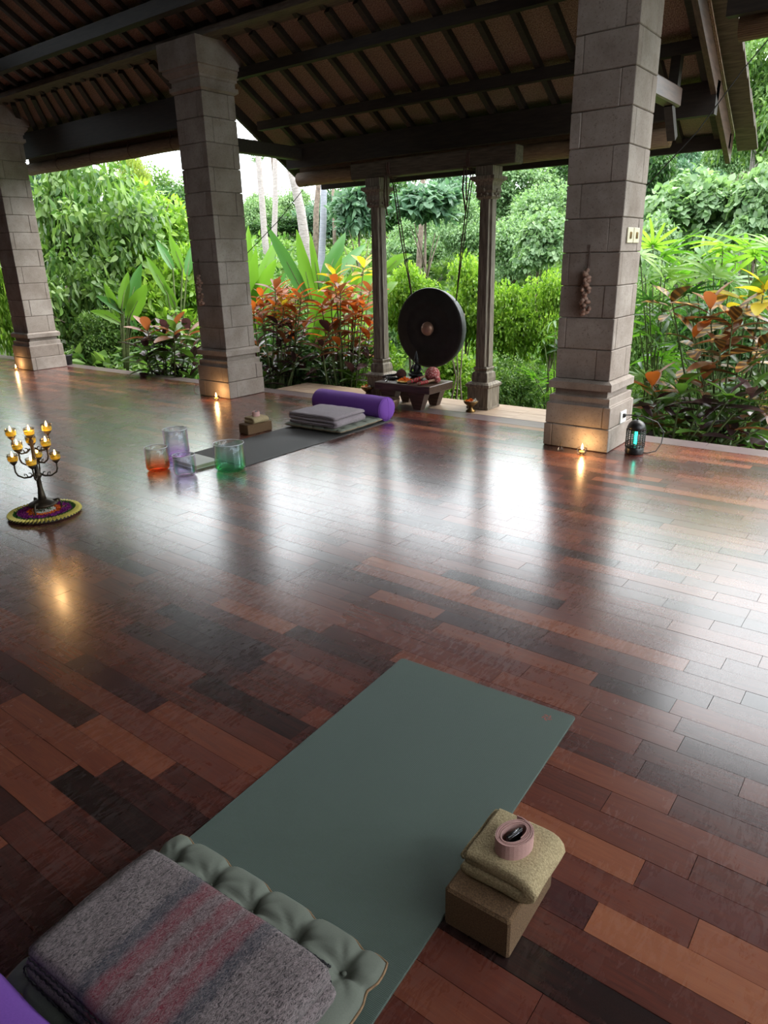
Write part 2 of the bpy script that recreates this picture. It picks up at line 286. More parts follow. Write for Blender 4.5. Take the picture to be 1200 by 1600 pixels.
# ------------------------------------------------------------------ object helpers
def tag(o, label=None, cat=None, group=None, kind=None):
    if label: o['label'] = label
    if cat: o['category'] = cat
    if group: o['group'] = group
    if kind: o['kind'] = kind
    return o
WL = {}
def thing(name, label, cat, loc=(0, 0, 0), rz=0, group=None):
    o = bpy.data.objects.new(name, None); o.empty_display_size = .05; COL.objects.link(o); o.location = loc; o.rotation_euler = (0, 0, rz)
    WL[o.name] = Vector(loc); return tag(o, label, cat, group)
def wloc(o): return WL.get(o.name, Vector((0, 0, 0)))
class MB:
    def __init__(s): s.v = []; s.f = []; s.sm = []
    def add(s, vs, fs, smooth=False, mat=None):
        k = len(s.v)
        for p in vs: s.v.append(tuple(mat @ Vector(p)) if mat else tuple(p))
        for f in fs: s.f.append(tuple(i + k for i in f)); s.sm.append(smooth)
        return s
    def box(s, x0, x1, y0, y1, z0, z1, mat=None):
        return s.add([(x0, y0, z0), (x1, y0, z0), (x1, y1, z0), (x0, y1, z0), (x0, y0, z1), (x1, y0, z1), (x1, y1, z1), (x0, y1, z1)],
                     [(0, 3, 2, 1), (4, 5, 6, 7), (0, 1, 5, 4), (1, 2, 6, 5), (2, 3, 7, 6), (3, 0, 4, 7)], False, mat)
    def cbox(s, x0, x1, y0, y1, z0, z1, c=.006, mat=None):   # chamfered box
        vs = []
        for z, i in ((z0, c), (z0 + c, 0), (z1 - c, 0), (z1, c)):
            a, b_, d, e = x0 + i, x1 - i, y0 + i, y1 - i; k = c - i if i == 0 else 0
            q = c * .8
            vs += [(a + q, d, z), (b_ - q, d, z), (b_, d + q, z), (b_, e - q, z), (b_ - q, e, z), (a + q, e, z), (a, e - q, z), (a, d + q, z)]
        fs = [tuple(range(7, -1, -1)), tuple(range(24, 32))]
        for r in range(3):
            for i in range(8): j = (i + 1) % 8; fs.append((r * 8 + i, r * 8 + j, (r + 1) * 8 + j, (r + 1) * 8 + i))
        return s.add(vs, fs, False, mat)
    def lathe(s, prof, n=24, mat=None, cap=True, smooth=True):
        vs = []; fs = []
        for r, z in prof:
            for i in range(n): a = 2 * PI * i / n; vs.append((r * math.cos(a), r * math.sin(a), z))
        for k in range(len(prof) - 1):
            for i in range(n): j = (i + 1) % n; fs.append((k * n + i, k * n + j, (k + 1) * n + j, (k + 1) * n + i))
        if cap: fs.append(tuple(range(n - 1, -1, -1))); fs.append(tuple((len(prof) - 1) * n + i for i in range(n)))
        return s.add(vs, fs, smooth, mat)
    def sq(s, prof, mat=None):     # square lathe (profile half-width, z)
        vs = []; fs = []
        for r, z in prof: vs += [(-r, -r, z), (r, -r, z), (r, r, z), (-r, r, z)]
        for k in range(len(prof) - 1):
            for i in range(4): j = (i + 1) % 4; fs.append((k * 4 + i, k * 4 + j, (k + 1) * 4 + j, (k + 1) * 4 + i))
        fs.append((3, 2, 1, 0)); q = (len(prof) - 1) * 4; fs.append((q, q + 1, q + 2, q + 3))
        return s.add(vs, fs, False, mat)
    def tube(s, pts, r, n=8, smooth=True, caps=True):
        pts = [Vector(p) for p in pts]; rs = r if isinstance(r, (list, tuple)) else [r] * len(pts); vs = []; fs = []
        up = Vector((0, 0, 1)); pa = None
        for k, p in enumerate(pts):
            d = (pts[min(k + 1, len(pts) - 1)] - pts[max(k - 1, 0)]).normalized()
            if pa is None: a = d.orthogonal().normalized()
            else: a = (pa - d * pa.dot(d)).normalized()
            pa = a; c = d.cross(a)
            for i in range(n): t = 2 * PI * i / n; vs.append(p + (a * math.cos(t) + c * math.sin(t)) * rs[k])
        for k in range(len(pts) - 1):
            for i in range(n): j = (i + 1) % n; fs.append((k * n + i, k * n + j, (k + 1) * n + j, (k + 1) * n + i))
        if caps: fs.append(tuple(range(n - 1, -1, -1))); fs.append(tuple((len(pts) - 1) * n + i for i in range(n)))
        return s.add(vs, fs, smooth)
    def ball(s, c, r, n=14, m=8, sc=(1, 1, 1)):
        prof = [(r * math.sin(PI * (k + .02) / (m + .04)), -r * math.cos(PI * (k + .02) / (m + .04))) for k in range(m + 1)]
        return s.lathe(prof, n, Matrix.Translation(c) @ Matrix.Diagonal((*sc, 1)))
    def beam(s, p0, p1, w, h, up=(0, 0, 1)):
        p0, p1 = Vector(p0), Vector(p1); d = (p1 - p0); ln = d.length; d.normalize(); sd_ = d.cross(Vector(up)).normalized(); u = sd_.cross(d)
        mt = Matrix((( *d, 0), (*sd_, 0), (*u, 0), (0, 0, 0, 1))).transposed(); mt.translation = p0
        return s.box(0, ln, -w / 2, w / 2, -h / 2, h / 2, mt)
    def mesh(s, name, mat):
        me = bpy.data.meshes.new(name); me.from_pydata(s.v, [], s.f); me.polygons.foreach_set('use_smooth', s.sm); me.materials.append(mat); me.update(); return me
    def build(s, name, mat, parent=None, world=True, label=None, cat=None, group=None, kind=None, center=False):
        if parent is not None and world:
            w = wloc(parent); s.v = [(p[0] - w.x, p[1] - w.y, p[2] - w.z) for p in s.v]
        off = None
        if center:
            off = Vector(np.mean(np.array(s.v), axis=0)); s.v = [tuple(Vector(p) - off) for p in s.v]
        o = bpy.data.objects.new(name, s.mesh(name, mat)); COL.objects.link(o)
        if off is not None: o.location = off
        if parent is not None: o.parent = parent
        base = wloc(parent) if (parent is not None and world) else Vector((0, 0, 0))
        WL[o.name] = base + (off if off is not None else Vector((0, 0, 0)))
        return tag(o, label, cat, group, kind)
def put(name, me, parent, loc=(0, 0, 0), rot=(0, 0, 0), sc=(1, 1, 1)):
    o = bpy.data.objects.new(name, me); COL.objects.link(o); o.parent = parent; o.location = loc; o.rotation_euler = rot; o.scale = sc; return o
def dup(root, loc, rz=None, label=None, group=None, scale=None):
    r = root.copy(); COL.objects.link(r); r.location = loc
    if rz is not None: r.rotation_euler = (0, 0, rz)
    if scale: r.scale = (scale,) * 3
    if label: r['label'] = label
    if group: r['group'] = group
    for ch in list(root.children):
        c = ch.copy(); COL.objects.link(c); c.parent = r
        for g_ in list(ch.children):
            d = g_.copy(); COL.objects.link(d); d.parent = c
    return r
def npmesh(name, V, F, mat, smooth=False):
    me = bpy.data.meshes.new(name); nv, nf, k = len(V), len(F), F.shape[1]
    me.vertices.add(nv); me.vertices.foreach_set('co', V.astype(np.float32).ravel())
    me.loops.add(nf * k); me.loops.foreach_set('vertex_index', F.astype(np.int32).ravel())
    me.polygons.add(nf); me.polygons.foreach_set('loop_start', np.arange(0, nf * k, k, dtype=np.int32))
    me.polygons.foreach_set('use_smooth', np.full(nf, smooth)); me.materials.append(mat); me.update(calc_edges=True); me.validate(); return me
# =================================================================== FLOOR
floor = MB().box(-16, 5, -5, 5.66, -.35, -.022).build('floor', M['border'], kind='structure')
PW = .0895; Y0 = 1.761 - .0895 * 60
joints_px = [(157,1209),(245,1212),(86,1217),(10,1207),(85,1275),(14,1282),(353,1227),(118,1137),(536,932),(584,927),(639,926),(685,924),(544,974),(611,975),(507,984),(687,960),(616,1025),(504,1035),(415,1025),(450,986),(484,1085),(540,1084),(912,1110),(995,1171),(1000,1204),(945,1255),(1050,1260),(1064,1162),(1049,1107),(1106,1105),(1085,1350),(996,1370),(1081,1465),(920,1437),(1199,1380),(1002,852),(1055,852),(1027,882),(1093,883),(1068,906),(1118,930),(1187,932),(1040,940),(978,910),(967,879),(1047,975),(1113,975),(1162,972),(1073,1040),(1162,1088),(1110,1097),(1130,1038),(1188,1033),(878,945),(848,953),(852,992),(870,912),(820,1050)]
tones_px = [((215,1270),0),((110,1255),.6),((250,1175),.72),((300,1232),.3),((50,1165),.6),((140,1185),.14),((20,1245),.16),((300,1150),.5),((380,1180),.62),((40,1330),.33),((110,1300),.25),((590,918),.95),((500,960),.7),((660,950),.7),((560,945),.3),((680,985),.62),((615,912),.2),((610,958),.3),((1010,1182),.22),((1120,1215),.3),((950,1340),.85),((900,1290),.6),((1060,1345),.08),((960,1455),.95),((1120,1485),.85),((1000,1300),.5),((1090,1290),.35),((885,1515),.03),((1150,1400),.4),((1000,1420),.5),((560,990),.3),((440,940),.6),((700,905),.9),((460,1060),.35),((380,1075),.35),((30,1090),.6),((60,1030),.45)]
NROW = int((5.45 - Y0) / PW)
rows = {k: [] for k in range(NROW + 1)}
for q in joints_px:
    p = onz(*q); k = int((p[1] - Y0) // PW)
    if k in rows: rows[k].append(p[0])
allp = []
R2 = random.Random(11)
for k in range(NROW + 1):
    y0 = Y0 + k * PW; y1 = min(y0 + PW, 5.452)
    if y1 - y0 < .02: continue
    fx = sorted(rows[k]); js = list(fx); x = -15.9 + R2.random() * .5
    while x < 4.9:
        if all(abs(x - f) > .26 for f in fx): js.append(x)
        x += R2.choice((.3, .45, .45, .6, .62)) + R2.random() * .08
    js = sorted(js + [-16, 5])
    for a, b_ in zip(js[:-1], js[1:]):
        if b_ - a < .03: continue
        allp.append([a, b_, y0, y1, min(1, max(0, R2.gauss(.42, .2))), R2.random()])
for q, t in tones_px:
    p = onz(*q)
    for pl in allp:
        if pl[0] <= p[0] < pl[1] and pl[2] <= p[1] < pl[3]: pl[4] = t; pl[5] = .1
def parea(pl):
    x, y = (pl[0] + pl[1]) / 2, (pl[2] + pl[3]) / 2
    if y < .35: return 0
    u, v = proj((x, y, 0))
    if not (-60 < u < 1260 and 0 < v < 1680): return 0
    c = [proj((a, b_, 0)) for a, b_ in ((pl[0], pl[2]), (pl[1], pl[2]), (pl[1], pl[3]), (pl[0], pl[3]))]
    return abs(sum(c[i][0] * c[(i + 1) % 4][1] - c[(i + 1) % 4][0] * c[i][1] for i in range(4)))
allp.sort(key=parea, reverse=True)
def setattrs(me, ts, hs):
    for nm, arr in (('tone', ts), ('hue', hs)):
        at = me.attributes.new(nm, 'FLOAT', 'POINT'); at.data.foreach_set('value', np.array(arr, dtype=np.float32))
G = .0007
for i, pl in enumerate(allp[:298]):
    dz = -R2.random() * .0006; cx, cy = (pl[0] + pl[1]) / 2, (pl[2] + pl[3]) / 2; hx, hy = (pl[1] - pl[0]) / 2 - G, (pl[3] - pl[2]) / 2 - G
    m = MB().box(-hx, hx, -hy, hy, -.021, dz); me = m.mesh('plank', M['floor']); setattrs(me, [pl[4]] * 8, [pl[5]] * 8)
    tilt = (R2.gauss(0, .0015), R2.gauss(0, .0004), 0); put('plank', me, floor, (cx, cy, 0), tilt)
m = MB(); ts = []; hs = []
for pl in allp[298:]:
    m.box(pl[0] + G, pl[1] - G, pl[2] + G, pl[3] - G, -.021, -R2.random() * .0006); ts += [pl[4]] * 8; hs += [pl[5]] * 8
o = m.build('plank_field', M['floor'], floor, kind='stuff'); setattrs(o.data, ts, hs)
for k in range(-7, 3):                                           # grey border boards along the edge
    for j in range(2):
        y0 = 5.455 + j * .103
        MB().box(k * 2.1 + j * .9, k * 2.1 + 2.095 + j * .9, y0, y0 + .100, -.02, -.001 - .001 * j).build('border_board', M['border'], floor, center=True)
t = thing('gong_platform', 'weathered pale wooden step under the gong beyond the dark floor edge', 'platform', (-4, 5.9, 0))
for j in range(4):
    for a, b_ in ((-5.92, -4.4), (-4.4, -2.9), (-2.9, -2.22)):
        y0 = 5.665 + j * .132; MB().box(a + .001, b_ - .001, y0, y0 + .13, -.05, -.002 - .001 * (j % 2)).build('board', M['deck'], t, center=True)
MB().box(-5.9, -2.24, 5.68, 6.17, -.35, -.051).build('substructure', M['border'], t)
MB().box(-16, 5, -3.2, -3.0, -.35, 4.2).build('wall_unseen_back', simple('dark_unseen_wall', (.10, .08, .065), (.07, .055, .045), .9, 3), kind='structure')  # unseen wall behind the camera, placed to darken the pillars' front faces
MB().box(-13.7, -13.5, -3.0, 4.7, -.35, 4.2).build('wall_unseen_left', MATS['dark_unseen_wall'], kind='structure')  # out of view, added to block light coming in from the left
MB().box(4.85, 5.0, -3.0, 1.4, -.35, 4.2).build('wall_unseen_right', MATS['dark_unseen_wall'], kind='structure')  # unseen wall added to cut side light, length set by foreground brightness
# =================================================================== PILLARS
def pillar(cx, cy, label, seed):
    R = random.Random(seed); t = thing('stone_pillar', label, 'pillar', (cx, cy, 0))
    MB().box(-.19, .19, -.19, .19, 0, 3.34).build('core', M['brick_stone'], t, world=False)
    def course(h, z0, z1, flip):
        g = .0025; a = h * (1 - 2 * R.uniform(.12, .3)); s_ = -1 if flip else 1
        for q in range(4):
            j = R.uniform(-.003, .002); hh = h + j
            m = MB().cbox(-hh, a - g, -hh, -h * .55, z0 + g, z1 - g, .005, Matrix.Rotation(q * PI / 2, 4, 'Z') @ Matrix.Diagonal((s_, 1, 1, 1)))
            if flip: m.f = [tuple(reversed(f)) for f in m.f]
            m.build('stone_block', M['brick_stone'], t, world=False, center=True)
            # short end block that closes the corner
            m = MB().cbox(a + g, hh, -hh, -h * .55, z0 + g, z1 - g, .005, Matrix.Rotation(q * PI / 2, 4, 'Z') @ Matrix.Diagonal((s_, 1, 1, 1)))
            break_ = False
    def course2(h, z0, z1, flip):      # pinwheel of four blocks
        g = .002; w = R.uniform(.05, .11); s_ = -1 if flip else 1
        for q in range(4):
            j = R.uniform(-.004, .001)
            m = MB().cbox(-h + w + g, h + j * .3, -h - j, -h + w, z0 + g, z1 - g, .005, Matrix.Rotation(q * PI / 2, 4, 'Z') @ Matrix.Diagonal((s_, 1, 1, 1)))
            if flip: m.f = [tuple(reversed(f)) for f in m.f]
            m.build('stone_block', M['brick_stone'], t, world=False, center=True)
    course2(.255, .0, .175, False); course2(.25, .175, .335, True)
    MB().sq([(.238, .335), (.232, .342), (.232, .39), (.225, .395)]).build('moulding', M['brick_stone'], t, world=False)
    MB().sq([(.202, .395), (.202, .445)]).build('moulding', M['brick_stone'], t, world=False)
    MB().sq([(.240, .445), (.240, .495), (.212, .515)]).build('moulding', M['brick_stone'], t, world=False)
    z = .515
    for k in range(11): course2(.208, z, z + .2195, k % 2 == 0); z += .2195
    MB().sq([(.208, 2.93), (.235, 2.95), (.235, 2.985), (.215, 2.99), (.215, 3.03), (.23, 3.04), (.23, 3.06)]).build('moulding', M['brick_stone'], t, world=False)
    MB().sq([(.235, 3.06), (.27, 3.10), (.27, 3.125), (.285, 3.13)]).build('moulding', M['brick_stone'], t, world=False)
    MB().sq([(.29, 3.13), (.29, 3.35)]).build('capital', M['brick_stone'], t, world=False)
    return t
pillar(-10.31, 5.2, 'far grey stone block pillar at the left edge, smallest in view', 1)
pillar(-6.13, 5.2, 'grey stone block pillar with carved capital between the croton bushes and the left garden', 2)
pillar(-1.99, 5.2, 'nearest tall stone block pillar with light switches and bug lamp at its foot', 3)
# =================================================================== ROOF
SL = .6
def rz_(y): return 3.07 + SL * (5.7 - y)
def rp_(x, y, d=0): return (x, y, rz_(y) + d)
roof = MB()
def sheet(mb, x0, x1, y0, y1, th=.02):
    mb.add([rp_(x0, y0), rp_(x1, y0), rp_(x1, y1), rp_(x0, y1), rp_(x0, y0, th), rp_(x1, y0, th), rp_(x1, y1, th), rp_(x0, y1, th)],
           [(0, 3, 2, 1), (4, 5, 6, 7), (0, 1, 5, 4), (1, 2, 6, 5), (2, 3, 7, 6), (3, 0, 4, 7)])
roof = MB(); 
roof.add([rp_(-16, -4.5, 3 * 0) if False else (-16, -4.5, 4.0), (4.5, -4.5, 4.0), (4.5, .5, rz_(.5)), (-16, .5, rz_(.5)), (-16, .5, rz_(.5) + .1), (4.5, .5, rz_(.5) + .1)], [(0, 1, 2, 3)])
roof = roof.build('ceiling', M['dark_wood'], kind='structure')
m = MB(); sheet(m, -16, 4.5, .5, 5.78); m.build('woven_sheet', M['weave'], roof)
m = MB(); sheet(m, -6.45, -1.62, 5.78, 6.98); m.build('woven_sheet', M['weave'], roof)
m = MB(); m.add([rp_(-16, .5, .12), rp_(4.5, .5, .12), rp_(4.5, 5.85, .12), rp_(-16, 5.85, .12), rp_(-6.5, 5.85, .12), rp_(-1.5, 5.85, .12), rp_(-1.5, 7.05, .12), rp_(-6.5, 7.05, .12)], [(0, 1, 2, 3), (4, 5, 6, 7)]); m.build('roof_covering', M['dark_wood'], roof)
def rafter(x0, y0, x1, y1, w=.05, h=.06): MB().beam(rp_(x0, y0, -h / 2), rp_(x1, y1, -h / 2), w, h).build('rafter', M['dark_wood'], roof, center=True)
for k in range(15): rafter(-6.0 + k * .306 - .02, 5.2, -6.0 + k * .306 - .02, 6.95)
fan = [((-9.54, 5.18), (-10.22, 5.7)), ((-9.3, 5.2), (-9.91, 5.7)), ((-9.06, 5.2), (-9.59, 5.72)), ((-8.8, 5.19), (-9.28, 5.71)), ((-8.53, 5.19), (-8.95, 5.69)), ((-8.28, 5.19), (-8.65, 5.69)), ((-7.98, 5.19), (-8.32, 5.71)), ((-7.72, 5.19), (-8.01, 5.73)), ((-7.45, 5.2), (-7.72, 5.71)), ((-7.17, 5.2), (-7.33, 5.68)), ((-9.8, 5.2), (-10.55, 5.7)), ((-10.1, 5.2), (-10.9, 5.7)), ((-6.9, 5.2), (-7.0, 5.7)), ((-6.6, 5.2), (-6.66, 5.7)), ((-10.4, 5.2), (-11.3, 5.7))]
for a, b_ in fan:
    dx = (b_[0] - a[0]) / (b_[1] - a[1]); rafter(a[0] - dx * .0, a[1], b_[0], b_[1] + .03, .055, .06)
for k in range(36): x = -12.6 + k * .3; rafter(x + .12, 3.2, x - .05 * (x + 8) * 0, 5.18, .05, .06)
for k in range(14): rafter(-1.2 + k * .3, 5.2, -1.2 + k * .3, 5.75)
def pur(y, x0, x1, w=.07, h=.085, d=-.06): MB().box(x0, x1, y - w / 2, y + w / 2, rz_(y) + d - h, rz_(y) + d).build('purlin', M['dark_wood'], roof, center=True)
pur(5.45, -6.25, -1.7); pur(6.03, -6.25, -1.65); pur(4.72, -14, 4, .09, .12); pur(3.9, -14, 4, .09, .12); pur(2.9, -14, 4, .09, .12)
MB().box(-14.5, 4, 5.03, 5.37, 3.405, 3.60).build('main_beam', M['dark_wood'], roof)
MB().box(-14.5, 4, 4.99, 5.41, 3.352, 3.405).build('beam_plate', M['plate_wood'], roof)
# inner tie beams and posts up to the ridge
MB().box(-6.22, -6.04, 0, 5.0, 3.62, 3.84).build('tie_beam', M['dark_wood'], roof)
MB().box(-10.4, -10.22, 0, 5.0, 3.62, 3.84).build('tie_beam', M['dark_wood'], roof)
MB().box(-2.08, -1.9, 0, 5.0, 3.62, 3.84).build('tie_beam', M['dark_wood'], roof)
# gong-bay eave
MB().box(-6.2, -1.64, 6.36, 6.44, 2.37, 2.60).build('eave_beam', M['dark_wood'], roof)
MB().box(-6.2, -1.64, 6.93, 6.98, 2.19, 2.30).build('fascia_board', M['dark_wood'], roof)
for x, lab in ((-6.42, None), (-1.66, None)):
    m = MB(); h0, h1 = -.02, -.17
    ya, yb = (5.42 if x < -5 else 5.0), 7.06
    if x < -5: h1 = -.12; yb = 6.84
    m.add([(x - .02, ya, rz_(ya) + h0 + .1), (x + .02, ya, rz_(ya) + h0 + .1), (x + .02, ya, rz_(ya) + h1), (x - .02, ya, rz_(ya) + h1), (x - .02, yb, rz_(yb) + h0 + .1), (x + .02, yb, rz_(yb) + h0 + .1), (x + .02, yb, rz_(yb) + h1), (x - .02, yb, rz_(yb) + h1)],
          [(0, 1, 2, 3), (7, 6, 5, 4), (0, 4, 5, 1), (1, 5, 6, 2), (2, 6, 7, 3), (3, 7, 4, 0)])
    m.build('barge_board', M['barge'] if x > -5 else M['dark_wood'], roof)
for k in range(8):                                              # overhanging verge tiles
    y = 5.35 + k * .23; w = .16
    MB().add([(-1.64, y, rz_(y) + .10), (-1.64 + w, y, rz_(y) + .10), (-1.64 + w, y + .29, rz_(y + .29) + .055), (-1.64, y + .29, rz_(y + .29) + .055),
              (-1.64, y, rz_(y) + .125), (-1.64 + w, y, rz_(y) + .125), (-1.64 + w, y + .29, rz_(y + .29) + .08), (-1.64, y + .29, rz_(y + .29) + .08)],
             [(0, 3, 2, 1), (4, 5, 6, 7), (0, 1, 5, 4), (1, 2, 6, 5), (2, 3, 7, 6), (3, 0, 4, 7)]).build('roof_tile', M['lintel'], roof, center=True)
for x0, x1 in ((-13.5, -6.42), (-1.42, 4)):
    MB().box(x0, x1, 5.50, 5.57, 2.78, 3.08).build('eave_beam', M['dark_wood'], roof)
x1 = -1.81; MB().cbox(x1 - .1, x1, 5.40, 6.08, 2.40, 2.53, .01).build('bracket_beam', M['barge'], roof)
MB().beam((x1 - .05, 6.02, 2.42), (x1 - .05, 6.05, 2.80), .07, .07, (1, 0, 0)).build('bracket_strut', M['dark_wood'], roof)
MB().beam((x1 - .05, 5.96, 2.41), (x1 - .05, 6.12, 2.2), .06, .06).build('bracket_strut', M['dark_wood'], roof)
x1 = -5.95; MB().cbox(x1 - .1, x1, 5.40, 6.36, 2.44, 2.57, .01).build('bracket_beam', M['dark_wood'], roof)
# bamboo blinds
def blind(x0, x1, y, zt, zb, r, label):
    t = thing('bamboo_blind', label, 'blind', ((x0 + x1) / 2, y, zb), group=None)
    MB().box(x0 + .02, x1 - .02, y - .012, y + .006, zb + r, zt).build('hanging_sheet', M['blind'], t)
    m = MB(); n = 28; N = int(abs(x1 - x0) / .35)
    pts = [(x0 + (x1 - x0) * k / N, y + .004 * math.sin(k), zb + r + .004 * math.sin(k * 1.7)) for k in range(N + 1)]
    m.tube(pts, r, n).build('rolled_sheet', M['blind'], t)
    for xe in (x0 - .002, x1 + .002):                                # spiral end
        sp = [(xe, y + math.cos(a * .5) * r * (.1 + .86 * a / 44), zb + r + math.sin(a * .5) * r * (.1 + .86 * a / 44)) for a in range(44)]
        MB().tube(sp, .003, 5).build('roll_edge', M['piping'], t)
    for k in range(1, 5):
        x = x0 + (x1 - x0) * k / 5
        ring = [(x, y + math.cos(a) * (r + .004), zb + r + math.sin(a) * (r + .004)) for a in np.linspace(0, 2 * PI, 17)]
        MB().tube(ring, .0035, 5).tube([(x, y - r - .003, zb + r), (x, y - .02, zt)], .0035, 5).build('cord', M['rope'], t)
    return t
blind(-6.16, -2.0, 6.52, 2.50, 2.19, .075, 'rolled bamboo blind hanging behind the carved posts and the gong')
blind(-10.55, -6.45, 5.68, 3.0, 2.60, .075, 'dark rolled bamboo blind between the far left pillar and the middle pillar')
blind(-1.36, 3.6, 5.66, 3.0, 2.66, .075, 'rolled bamboo blind at the top right corner beyond the nearest pillar')
# =================================================================== GONG FRAME
def post(x, y, label):
    t = thing('carved_post', label, 'post', (x, y, 0))
    MB().sq([(.118, 0), (.118, .02), (.112, .02), (.112, .20), (.128, .215), (.128, .235), (.10, .255)]).build('plinth', M['post'], t, world=False)
    MB().sq([(.082, .255), (.085, .29), (.078, .34), (.06, .355), (.068, .37), (.075, .385), (.06, .40)]).build('carved_foot', M['post'], t, world=False)
    m = MB(); w = .066
    prof = [(-w, -w * .55), (-w * .7, -w * .6), (-w * .62, -w), (w * .62, -w), (w * .7, -w * .6), (w, -w * .55), (w, w * .55), (w * .7, w * .6), (w * .62, w), (-w * .62, w), (-w * .7, w * .6), (-w, w * .55)]
    vs = [(a * (1.08 if z < 1 else .95), b_ * (1.08 if z < 1 else .95), z) for z in (.40, 1.86) for a, b_ in prof]; n = len(prof)
    m.add(vs, [(i, (i + 1) % n, n + (i + 1) % n, n + i) for i in range(n)] + [tuple(range(n - 1, -1, -1)), tuple(range(n, 2 * n))]); m.build('shaft', M['post'], t, world=False)
    MB().sq([(.06, 1.86), (.082, 1.88), (.074, 1.91), (.086, 1.93), (.078, 1.97), (.09, 2.0)]).build('carved_neck', M['post'], t, world=False)
    MB().sq([(.09, 2.0), (.118, 2.02), (.118, 2.045), (.085, 2.05), (.085, 2.125)]).build('capital', M['post'], t, world=False)
    for k in range(4):
        MB().ball((0, -.085, 1.93), .016).ball((.03, -.083, 1.90), .012).ball((-.03, -.083, 1.90), .012).ball((0, -.08, 1.885), .013).build('carved_scroll', M['post'], t, world=False).rotation_euler = (0, 0, k * PI / 2)
    return t
post(-4.60, 5.97, 'slender carved wooden post left of the gong'); post(-3.36, 5.97, 'slender carved wooden post right of the gong beside the flower bowl')
MB().cbox(-4.88, -3.07, 5.90, 6.04, 2.125, 2.27, .008).build('lintel_beam', M['lintel'], label='weathered lintel beam across the two carved posts carrying the gong ropes', cat='beam')
GX, GY, GZ = -3.985, 5.97, .725; GR = .385
t = thing('gong', 'large round black gong with bare bronze boss hanging between the carved posts', 'gong', (GX, GY, GZ - GR))
mt = Matrix.Translation((GX, GY, GZ)) @ Matrix.Rotation(PI / 2, 4, 'X')
MB().lathe([(.001, .035), (.10, .035), (.12, .042), (.14, .035), (.24, .033), (.25, .038), (.26, .033), (GR - .03, .03), (GR - .006, .022), (GR, .012)], 64, mt, cap=False).build('face', M['gong'], t)
MB().lathe([(GR, .012), (GR + .003, .0), (GR - .015, -.085), (GR - .03, -.085), (GR - .012, .0), (GR - .03, .02)], 64, mt, cap=False).build('rim', M['gong_rim'], t)
MB().lathe([(.068, .034), (.066, .05), (.058, .068), (.042, .08), (.02, .086), (.001, .087)], 32, mt, cap=False).build('boss', M['boss'], t)
for x0, x1, zt_ in ((-4.43, -4.22, 1.03), (-3.55, -3.70, .99)):
    t = thing('gong_rope', 'brown rope holding up the %s side of the gong' % ('left' if x0 < -4 else 'right'), 'rope', (x1, 5.97, zt_))
    MB().tube([(x1, 5.97 + .03, zt_), (x1 + (x0 - x1) * .5, 5.97, (zt_ + 2.1) / 2), (x0, 5.985, 2.11)], .006, 6).tube([(x1 + .01, 5.985, zt_ + .02), (x0 + .02, 5.99, 2.11)], .005, 6).build('strand', M['rope'], t)
    ring = [(x0 + .01, 5.97 + .085 * math.cos(a), 2.197 + .085 * math.sin(a)) for a in np.linspace(0, 2 * PI, 20)]
    MB().tube(ring, .008, 6).tube([(p[0] + .02, p[1], p[2]) for p in ring], .008, 6).build('knot_loop', M['rope'], t)
    MB().tube([(x0 - .01, 5.88, 2.14), (x0 - .02, 5.875, 1.95), (x0 + .01, 5.88, 1.78)], .008, 6).tube([(x0 + .01, 5.88, 2.14), (x0 + .02, 5.87, 1.98), (x0 + .015, 5.88, 1.86)], .007, 6).build('loose_end', M['rope'], t)
# =================================================================== GONG TABLE AND WHAT STANDS ON IT
TX0, TX1, TY0, TY1, TZ = -4.32, -3.66, 5.48, 5.90, .242
t = thing('low_table', 'low dark wooden table with tapered legs in front of the gong', 'table', (-3.99, 5.69, 0))
MB().cbox(TX0, TX1, TY0, TY1, TZ - .075, TZ, .006).build('tabletop', M['table'], t)
for x in (-4.17, -3.83):
    for y in (5.55, 5.83):
        MB().add([(x - .04, y - .035, 0), (x + .04, y - .035, 0), (x + .04, y + .035, 0), (x - .04, y + .035, 0), (x - .10, y - .05, TZ - .075), (x + .10, y - .05, TZ - .075), (x + .10, y + .05, TZ - .075), (x - .10, y + .05, TZ - .075)],
                 [(0, 3, 2, 1), (4, 5, 6, 7), (0, 1, 5, 4), (1, 2, 6, 5), (2, 3, 7, 6), (3, 0, 4, 7)]).build('leg', M['table'], t, center=True)
def petals(n, c, rx, ry, h, size, mat, name, parent, ring=None):
    a = rng.uniform(0, 2 * PI, n); rr = np.sqrt(rng.uniform((ring or 0) ** 2, 1, n)); P = np.stack([c[0] + rx * rr * np.cos(a), c[1] + ry * rr * np.sin(a), c[2] + h * (1 - rr ** 2) * rng.uniform(.3, 1, n) + .001], 1)
    d = rng.normal(0, 1, (n, 3)); d[:, 2] = np.abs(d[:, 2]) * .7; me = leaves(name, P, d, size, size * .5, mat); o = bpy.data.objects.new(name, me); COL.objects.link(o); tag(o, kind='stuff')
    if parent: o.parent = parent; o.location = -wloc(parent)
    return o
